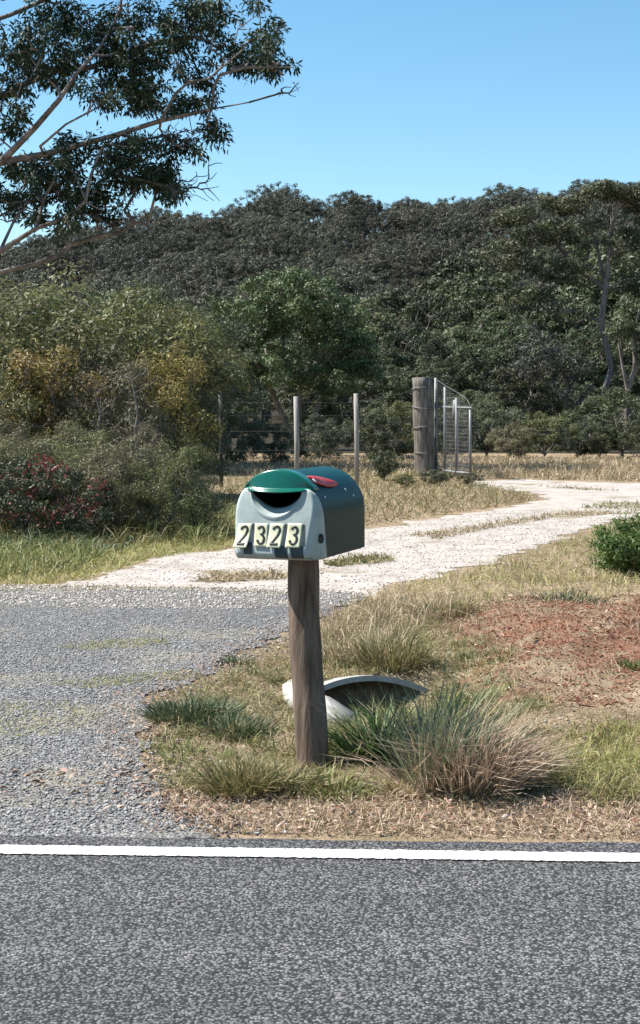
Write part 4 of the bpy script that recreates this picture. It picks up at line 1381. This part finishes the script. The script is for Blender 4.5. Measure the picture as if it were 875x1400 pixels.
tuft('spiky_weed', 265, 985, 0.34, 0.17, 1000, M['spiky'], 'dark green spiky mat of grass on the gravel edge', 'grass clump', 76, 0.0045, 0.7, 0.5, 0.26, hv=(0.6, 1.1))
tuft('spiky_weed', 322, 1005, 0.24, 0.15, 520, M['spiky'], 'low right end of the dark green mat beside the post', 'grass clump', 77, 0.0042, 0.8, 0.5, 0.2)
tuft('small_weed', 322, 908, 0.16, 0.09, 220, M['spiky'], 'small dark tuft at the gravel edge above the spiky mat', 'grass clump', 78, 0.005, 0.7, 0.5)
tuft('olive_weed', 332, 1085, 0.22, 0.23, 700, M['weed'], 'olive and straw coloured weed clump left of the post foot', 'weed', 79, 0.004, 0.8, 0.6, 0.2)
tuft('foot_weed', 392, 1080, 0.22, 0.17, 520, M['weed'], 'grey-green weeds at the left foot of the post', 'weed', 80, 0.005, 1.0, 0.8)
tuft('foot_weed', 452, 1082, 0.26, 0.15, 520, M['grass_green'], 'grey-green weeds at the right foot of the post', 'weed', 81, 0.005, 1.0, 0.8)
tuft('dry_tuft', 540, 918, 0.34, 0.34, 520, M['weed'], 'olive tuft behind the broken culvert', 'grass clump', 82, 0.005, 0.5, 0.6, 0.25)
tuft('dry_tuft', 475, 905, 0.40, 0.26, 420, M['straw'], 'pale dry grass right behind the post', 'grass clump', 83, 0.005, 0.6, 0.8, 0.3)
tuft('dry_tuft', 612, 862, 0.34, 0.20, 360, M['weed'], 'grey-brown tuft above the red earth', 'grass clump', 84, 0.006, 0.7, 0.6, 0.3)
tuft('dry_tuft', 770, 852, 0.55, 0.16, 420, M['shrub_leaf'], 'dark low clump at the top of the red earth bank', 'grass clump', 85, 0.006, 0.8, 0.6, 0.3)
tuft('dry_tuft', 540, 1000, 0.2, 0.24, 260, M['grass_green'], 'green grass tuft in the drain below the culvert', 'grass clump', 86, 0.005, 0.6, 0.7, 0.2)
tuft('dry_tuft', 868, 945, 0.14, 0.10, 160, M['fresh_leaf'], 'small bright green tuft on the red earth at the right edge', 'grass clump', 87, 0.006, 0.8, 0.5)

# short dry sward, litter and stones of the verge
rng = R(90)


def sward(name, polypx, n, mat, label, cat, lr, wr, up=0.9, bend=0.8, dz=-0.004, seed=1, follow=True):
    rng = R(seed)
    P2 = sample(rng, gpoly(polypx), n)
    P = gz(P2, dz)
    D = rng.normal(0, 1, (n, 3)); D[:, 2] = np.abs(D[:, 2]) * up + 0.25
    L = rng.uniform(lr[0], lr[1], n)
    V, Q, T, rd = blades(rng, P, D, L, rng.uniform(wr[0], wr[1], n), bend * rng.uniform(0.3, 1.5, n))
    o = MB().add(V, Q, T, rd).build(name, mat)
    return tag(o, label, cat, kind='stuff')


NEAR = [(290, 1141), (240, 1110), (205, 1062), (195, 1005), (210, 955), (300, 925), (345, 895), (410, 862), (500, 828), (640, 850), (760, 990), (1000, 985), (1700, 985), (1900, 1160), (1150, 1157), (875, 1149)]
sward('verge_grass', NEAR, 62000, M['straw'], 'short dry straw grass of the road verge', 'grass', (0.02, 0.075), (0.0016, 0.0034), 0.5, seed=91)
sward('verge_strip_grass', [(205, 1085), (300, 1088), (875, 1085), (1000, 1090), (1600, 1100), (1600, 1160), (1000, 1152), (875, 1148), (300, 1140), (240, 1110)], 30000, M['tan'], 'flattened straw along the edge of the road', 'grass', (0.02, 0.07), (0.0016, 0.0034), 0.35, seed=89)
sward('verge_green_grass', NEAR, 8000, M['weed'], 'short olive grass scattered over the verge', 'grass', (0.02, 0.08), (0.002, 0.004), 0.8, seed=92)
sward('yellow_grass', [(745, 1090), (740, 1040), (790, 1010), (960, 1000), (1700, 1010), (1700, 1110), (1080, 1095)], 9000, M['grass_yellow'], 'yellow-green grass at the right of the verge', 'grass', (0.05, 0.16), (0.002, 0.004), 1.6, seed=93)
BANKG = [(470, 835), (560, 802), (640, 780), (720, 757), (800, 729), (900, 708), (1200, 705), (1300, 850), (800, 855), (640, 860), (560, 880), (480, 870)]
sward('bank_grass', BANKG, 9000, M['grass_yellow'], 'yellow-green grass on the bank beside the driveway', 'grass', (0.05, 0.17), (0.003, 0.006), 1.3, seed=94)
sward('bank_straw', BANKG, 9000, M['straw'], 'dry grass on the bank beside the driveway', 'grass', (0.05, 0.20), (0.003, 0.006), 1.3, seed=95)
sward('red_bank_grass', RED, 9000, M['straw'], 'sparse dry stalks on the red earth', 'grass', (0.03, 0.10), (0.002, 0.004), 0.5, seed=96)
sward('gravel_edge_grass', [(196, 955), (184, 1005), (196, 1062), (240, 1112), (150, 1105), (130, 1020), (150, 940), (285, 915), (330, 890), (300, 930)], 4200, M['straw'], 'thin grass creeping onto the gravel apron', 'grass', (0.012, 0.04), (0.0016, 0.003), 0.5, seed=97)
# left of the driveway: long grass before the thicket
LG = [(-150, 800), (-100, 748), (0, 742), (130, 748), (140, 766), (100, 782), (0, 790)]
sward('long_grass', LG, 5000, M['grass_green'], 'long green grass at the foot of the left thicket', 'grass', (0.08, 0.26), (0.005, 0.010), 1.8, seed=98)
sward('dry_edge_grass', [(-200, 812), (-50, 803), (60, 800), (130, 790), (200, 766), (330, 748), (430, 735), (420, 722), (300, 730), (160, 745), (100, 780), (-150, 795)], 8000, M['grass_yellow'], 'short dry grass along the left edge of the driveway', 'grass', (0.03, 0.12), (0.004, 0.008), 1.0, seed=99)
sward('fence_grass', [(280, 742), (300, 735), (330, 745), (500, 720), (690, 692), (740, 683), (650, 660), (560, 640), (250, 660), (270, 700)], 8000, M['weed'], 'dry grass between fence and driveway', 'grass', (0.05, 0.26), (0.006, 0.012), 1.6, seed=100)
sward('fence_straw', [(200, 745), (330, 745), (500, 720), (690, 692), (740, 683), (650, 665), (560, 660), (300, 700)], 5000, M['straw'], 'short straw beside the driveway below the fence', 'grass', (0.04, 0.18), (0.005, 0.010), 1.4, seed=105)
sward('apron_rim_grass', [(-60, 803), (60, 802), (130, 801), (300, 806), (440, 810), (440, 815), (300, 812), (130, 809), (-60, 812)], 2600, M['weed'], 'thin line of dry grass between driveway and gravel apron', 'grass', (0.015, 0.06), (0.003, 0.006), 0.9, seed=106)
sward('fence_green_grass', [(250, 748), (310, 740), (330, 720), (300, 695), (262, 700)], 1600, M['grass_green'], 'green grass at the right end of the thicket', 'grass', (0.12, 0.40), (0.006, 0.010), 1.8, seed=101)
sward('paddock_grass', [(200, 650), (640, 652), (660, 655), (800, 657), (1100, 664), (1150, 634), (640, 628), (250, 632)], 22000, M['straw'], 'tall dry paddock grass below the trees', 'grass', (0.10, 0.34), (0.010, 0.02), 1.8, seed=102)
def patches(name, polypx, npatch, per, mat, label, cat, lr, wr, rad, seed, up=1.2):
    rng = R(seed)
    C = sample(rng, gpoly(polypx), npatch)
    k = rng.integers(0, npatch, npatch * per)
    P2 = C[k] + rng.normal(0, 1, (len(k), 2)) * (rad * rng.uniform(0.4, 1.5, npatch))[k][:, None]
    P = gz(P2, -0.004)
    D = rng.normal(0, 1, (len(k), 3)); D[:, 2] = np.abs(D[:, 2]) * up + 0.3
    L = rng.uniform(lr[0], lr[1], len(k)) * rng.uniform(0.5, 1.2, npatch)[k]
    V, Q, T, rd = blades(rng, P, D, L, rng.uniform(wr[0], wr[1], len(k)), rng.uniform(0.3, 1.3, len(k)), rnd=0.6 * rng.random(npatch)[k] + 0.4 * rng.random(len(k)))
    return tag(MB().add(V, Q, T, rd).build(name, mat), label, cat, kind='stuff')


INNER = [(230, 1085), (215, 1000), (240, 960), (330, 915), (420, 880), (520, 850), (650, 890), (760, 1000), (1000, 1010), (1600, 1010), (1600, 1110), (1100, 1100), (560, 1095)]
patches('thicket_undergrowth', [(-80, 752), (-60, 700), (290, 690), (320, 728), (200, 752), (130, 756)], 150, 60, M['weed'], 'tangled weeds under the edge of the left thicket', 'weeds', (0.12, 0.45), (0.005, 0.010), 0.14, 155, 1.6)
patches('thicket_green_weeds', [(-80, 756), (-60, 700), (290, 690), (320, 730), (200, 755), (130, 760)], 90, 60, M['spiky'], 'dark green weeds under the edge of the left thicket', 'weeds', (0.10, 0.38), (0.006, 0.012), 0.12, 156, 1.6)
patches('verge_weeds', INNER, 330, 60, M['weed'], 'patchy olive weeds over the verge', 'weeds', (0.04, 0.12), (0.002, 0.005), 0.045, 150)
patches('verge_green_weeds', INNER, 220, 50, M['grass_green'], 'patchy dark green weeds over the verge', 'weeds', (0.03, 0.10), (0.002, 0.005), 0.04, 151)
patches('bank_weeds', BANKG, 70, 70, M['weed'], 'patchy weeds on the bank beside the driveway', 'weeds', (0.06, 0.22), (0.003, 0.006), 0.09, 152)
patches('tall_dry_grass', [(445, 905), (450, 850), (520, 825), (600, 830), (640, 860), (590, 905)], 26, 60, M['straw'], 'taller dry grass behind the culvert', 'grass', (0.12, 0.34), (0.003, 0.005), 0.07, 153, 2.5)
patches('drain_weeds', [(450, 985), (500, 945), (600, 940), (640, 960), (560, 1010)], 26, 50, M['grass_green'], 'green weeds growing in the drain', 'weeds', (0.06, 0.2), (0.003, 0.005), 0.05, 154, 1.8)

# islands of grass in the wheel tracks
for k, (pl_, n) in enumerate([([(560, 733), (640, 722), (700, 712), (770, 704), (740, 712), (680, 722), (600, 738)], 900), ([(440, 772), (480, 764), (530, 762), (540, 768), (460, 776)], 600),
                              ([(262, 796), (300, 787), (390, 785), (400, 792), (300, 798)], 700), ([(790, 695), (820, 688), (900, 688), (960, 694), (880, 700)], 700),
                              ([(655, 668), (700, 672), (735, 678), (720, 686), (660, 690)], 900), ([(730, 665), (800, 668), (850, 672), (800, 671)], 200), ([(740, 705), (800, 700), (880, 702), (800, 706)], 400)]):
    sward('track_grass', pl_, n, M['weed'] if k % 2 else M['straw'], ['straw grass strip along the middle of the driveway', 'short grass island right of the letterbox', 'short grass island left of the letterbox', 'green grass island in the bend of the track', 'dry scrubby grass at the inner corner of the bend', 'thin grass line in the far track', 'faint grass strip near the green bush'][k], 'grass', (0.03, 0.12), (0.006, 0.012), 1.2, seed=110 + k, dz=0.002)
# islands on the gravel
for k, pl_ in enumerate([[(75, 888), (140, 878), (225, 874), (230, 884), (120, 892)], [(60, 938), (150, 928), (270, 918), (275, 930), (120, 944)], [(-60, 1010), (-30, 965), (110, 962), (150, 985), (60, 1012)]]):
    sward('apron_grass', pl_, 700, M['grass_yellow'], ['thin grass line across the upper gravel apron', 'thin grass line across the middle of the gravel apron', 'thin grass patch on the left of the gravel apron'][k], 'grass', (0.012, 0.045), (0.002, 0.004), 0.7, seed=120 + k, dz=0.006)


def scatter_flat(name, P2, size, wid, mat, label, cat, seed, tilt=0.35, dz=0.014):
    rng = R(seed); n = len(P2)
    P = gz(P2, dz)
    a = rng.uniform(0, 6.28, n)
    D = norm(np.stack([np.cos(a), np.sin(a), rng.normal(0, tilt, n)], 1))
    L = size * rng.uniform(0.4, 1.3, n)
    s = norm(np.cross(D, np.array([0, 0, 1.0]) + rng.normal(0, tilt, (n, 3))))
    W = (L * wid)[:, None]; L = L[:, None]
    up = np.cross(s, D) * W * 0.4
    V = np.stack([P, P + D * L * 0.5 + s * W / 2 + up, P + D * L, P + D * L * 0.5 - s * W / 2 + up], 1).reshape(-1, 3)
    o = MB().add(V, np.arange(4 * n).reshape(-1, 4), None, np.repeat(rng.random(n), 4)).build(name, mat)
    return tag(o, label, cat, kind='stuff')


P2 = np.concatenate([sample(rng, gpoly(NEAR), 1600), sample(rng, gpoly([(200, 1085), (300, 1090), (875, 1090), (1000, 1100), (1000, 1150), (875, 1147), (300, 1140), (240, 1110)]), 1100)])
scatter_flat('leaf_litter', P2, 0.026, 0.34, M['litter'], 'fallen gum leaves and bark scraps on the verge', 'leaf litter', 130)
P2 = np.concatenate([sample(rng, gpoly([(0, 1060), (190, 1040), (240, 1110), (150, 1120), (0, 1090)]), 60), sample(rng, gpoly(RED), 500)])
scatter_flat('fallen_leaves', P2, 0.04, 0.36, M['litter'], 'scattered fallen leaves on gravel and red earth', 'leaf litter', 131)

# loose stones: squashed octahedra
def stones(name, P2, size, mat, label, cat, seed, dz=0.008):
    rng = R(seed); n = len(P2)
    base_ = np.array([[1, 0, 0], [-1, 0, 0], [0, 1, 0], [0, -1, 0], [0, 0, 1], [0, 0, -1]], float)
    V = base_[None] * rng.uniform(0.55, 1.2, (n, 6, 1)) * np.array([1, 1, 0.65]) + rng.normal(0, 0.16, (n, 6, 3))
    a = rng.uniform(0, 6.28, n); c_, s_ = np.cos(a), np.sin(a)
    x = V[..., 0] * c_[:, None] - V[..., 1] * s_[:, None]; y = V[..., 0] * s_[:, None] + V[..., 1] * c_[:, None]
    V = np.stack([x, y, V[..., 2]], -1) * (size * rng.lognormal(0, 0.3, n))[:, None, None]
    P = gz(P2, dz)
    V = (V + P[:, None]).reshape(-1, 3)
    F = np.array([[0, 2, 4], [2, 1, 4], [1, 3, 4], [3, 0, 4], [2, 0, 5], [1, 2, 5], [3, 1, 5], [0, 3, 5]])
    T = (np.arange(n)[:, None, None] * 6 + F[None]).reshape(-1, 3)
    o = MB().add(V, None, T, np.repeat(rng.random(n), 6)).build(name, mat)
    return tag(o, label, cat, kind='stuff')


M['chip'] = foliage_mat('blue_metal_chip', [(0.0903, 0.0898, 0.0925), (0.1656, 0.1642, 0.1652), (0.2490, 0.2445, 0.2418), (0.3614, 0.3488, 0.3391)], 0.0, 0, 0, 0.75, 0.3)
M['pale_stone'] = foliage_mat('pale_stone', [(0.234, 0.195, 0.156), (0.364, 0.325, 0.286), (0.494, 0.461, 0.423)], 0.0, 0, 0, 0.8, 0.3)
M['clay_clod'] = foliage_mat('clay_clod', [(0.0942, 0.0323, 0.0208), (0.1884, 0.0687, 0.0415), (0.2543, 0.1050, 0.0678), (0.2825, 0.1696, 0.1237)], 0.0, 0, 0, 0.9, 0.1)
BELLN = [(-60, 815), (0, 812), (440, 816), (485, 820), (400, 858), (330, 890), (285, 922), (196, 955), (184, 1005), (196, 1062), (240, 1112), (290, 1140), (-60, 1150)]
stones('loose_gravel', sample(rng, gpoly(BELLN), 30000), 0.0048, M['chip'], 'loose blue-grey gravel on the driveway apron', 'gravel', 140, 0.010)
stones('pale_pebbles', sample(rng, gpoly([(60, 802), (205, 768), (510, 725), (690, 697), (880, 703), (640, 776), (500, 815)]), 5000), 0.008, M['pale_stone'], 'pale loose stones on the driveway', 'gravel', 141, 0.006)
stones('apron_rim_pebbles', sample(rng, gpoly([(-40, 800), (440, 806), (500, 812), (480, 830), (300, 835), (-40, 830)]), 5000), 0.008, M['pale_stone'], 'pale stones spilling from the driveway onto the gravel apron', 'gravel', 146, 0.010)
stones('clay_clods', sample(rng, gpoly(RED), 9000), 0.0055, M['clay_clod'], 'crumbled red clay lumps on the bank', 'earth', 142, 0.012)
# gravel and straw mixing along the ragged edge of the apron
EDGE = np.array(gpoly([(485, 822), (400, 858), (330, 890), (285, 922), (196, 955), (184, 1005), (196, 1062), (240, 1112), (292, 1142)]))
t_ = rng.uniform(0, len(EDGE) - 1.001, 5200); i_ = t_.astype(int); f_ = (t_ - i_)[:, None]
PE = EDGE[i_] * (1 - f_) + EDGE[i_ + 1] * f_ + rng.normal(0, 0.10, (5200, 2))
PE = PE[PE[:, 1] > 4.45]
stones('edge_gravel', PE[:3000], 0.0065, M['chip'], 'gravel spilling from the apron onto the verge', 'gravel', 144, 0.006)
scatter_flat('edge_litter', PE[3000:], 0.03, 0.2, M['litter'], 'bark and leaf scraps along the apron edge', 'leaf litter', 145)
stones('verge_pebbles', sample(rng, gpoly(NEAR), 1500), 0.008, M['pale_stone'], 'small stones in the verge', 'gravel', 143, 0.002)
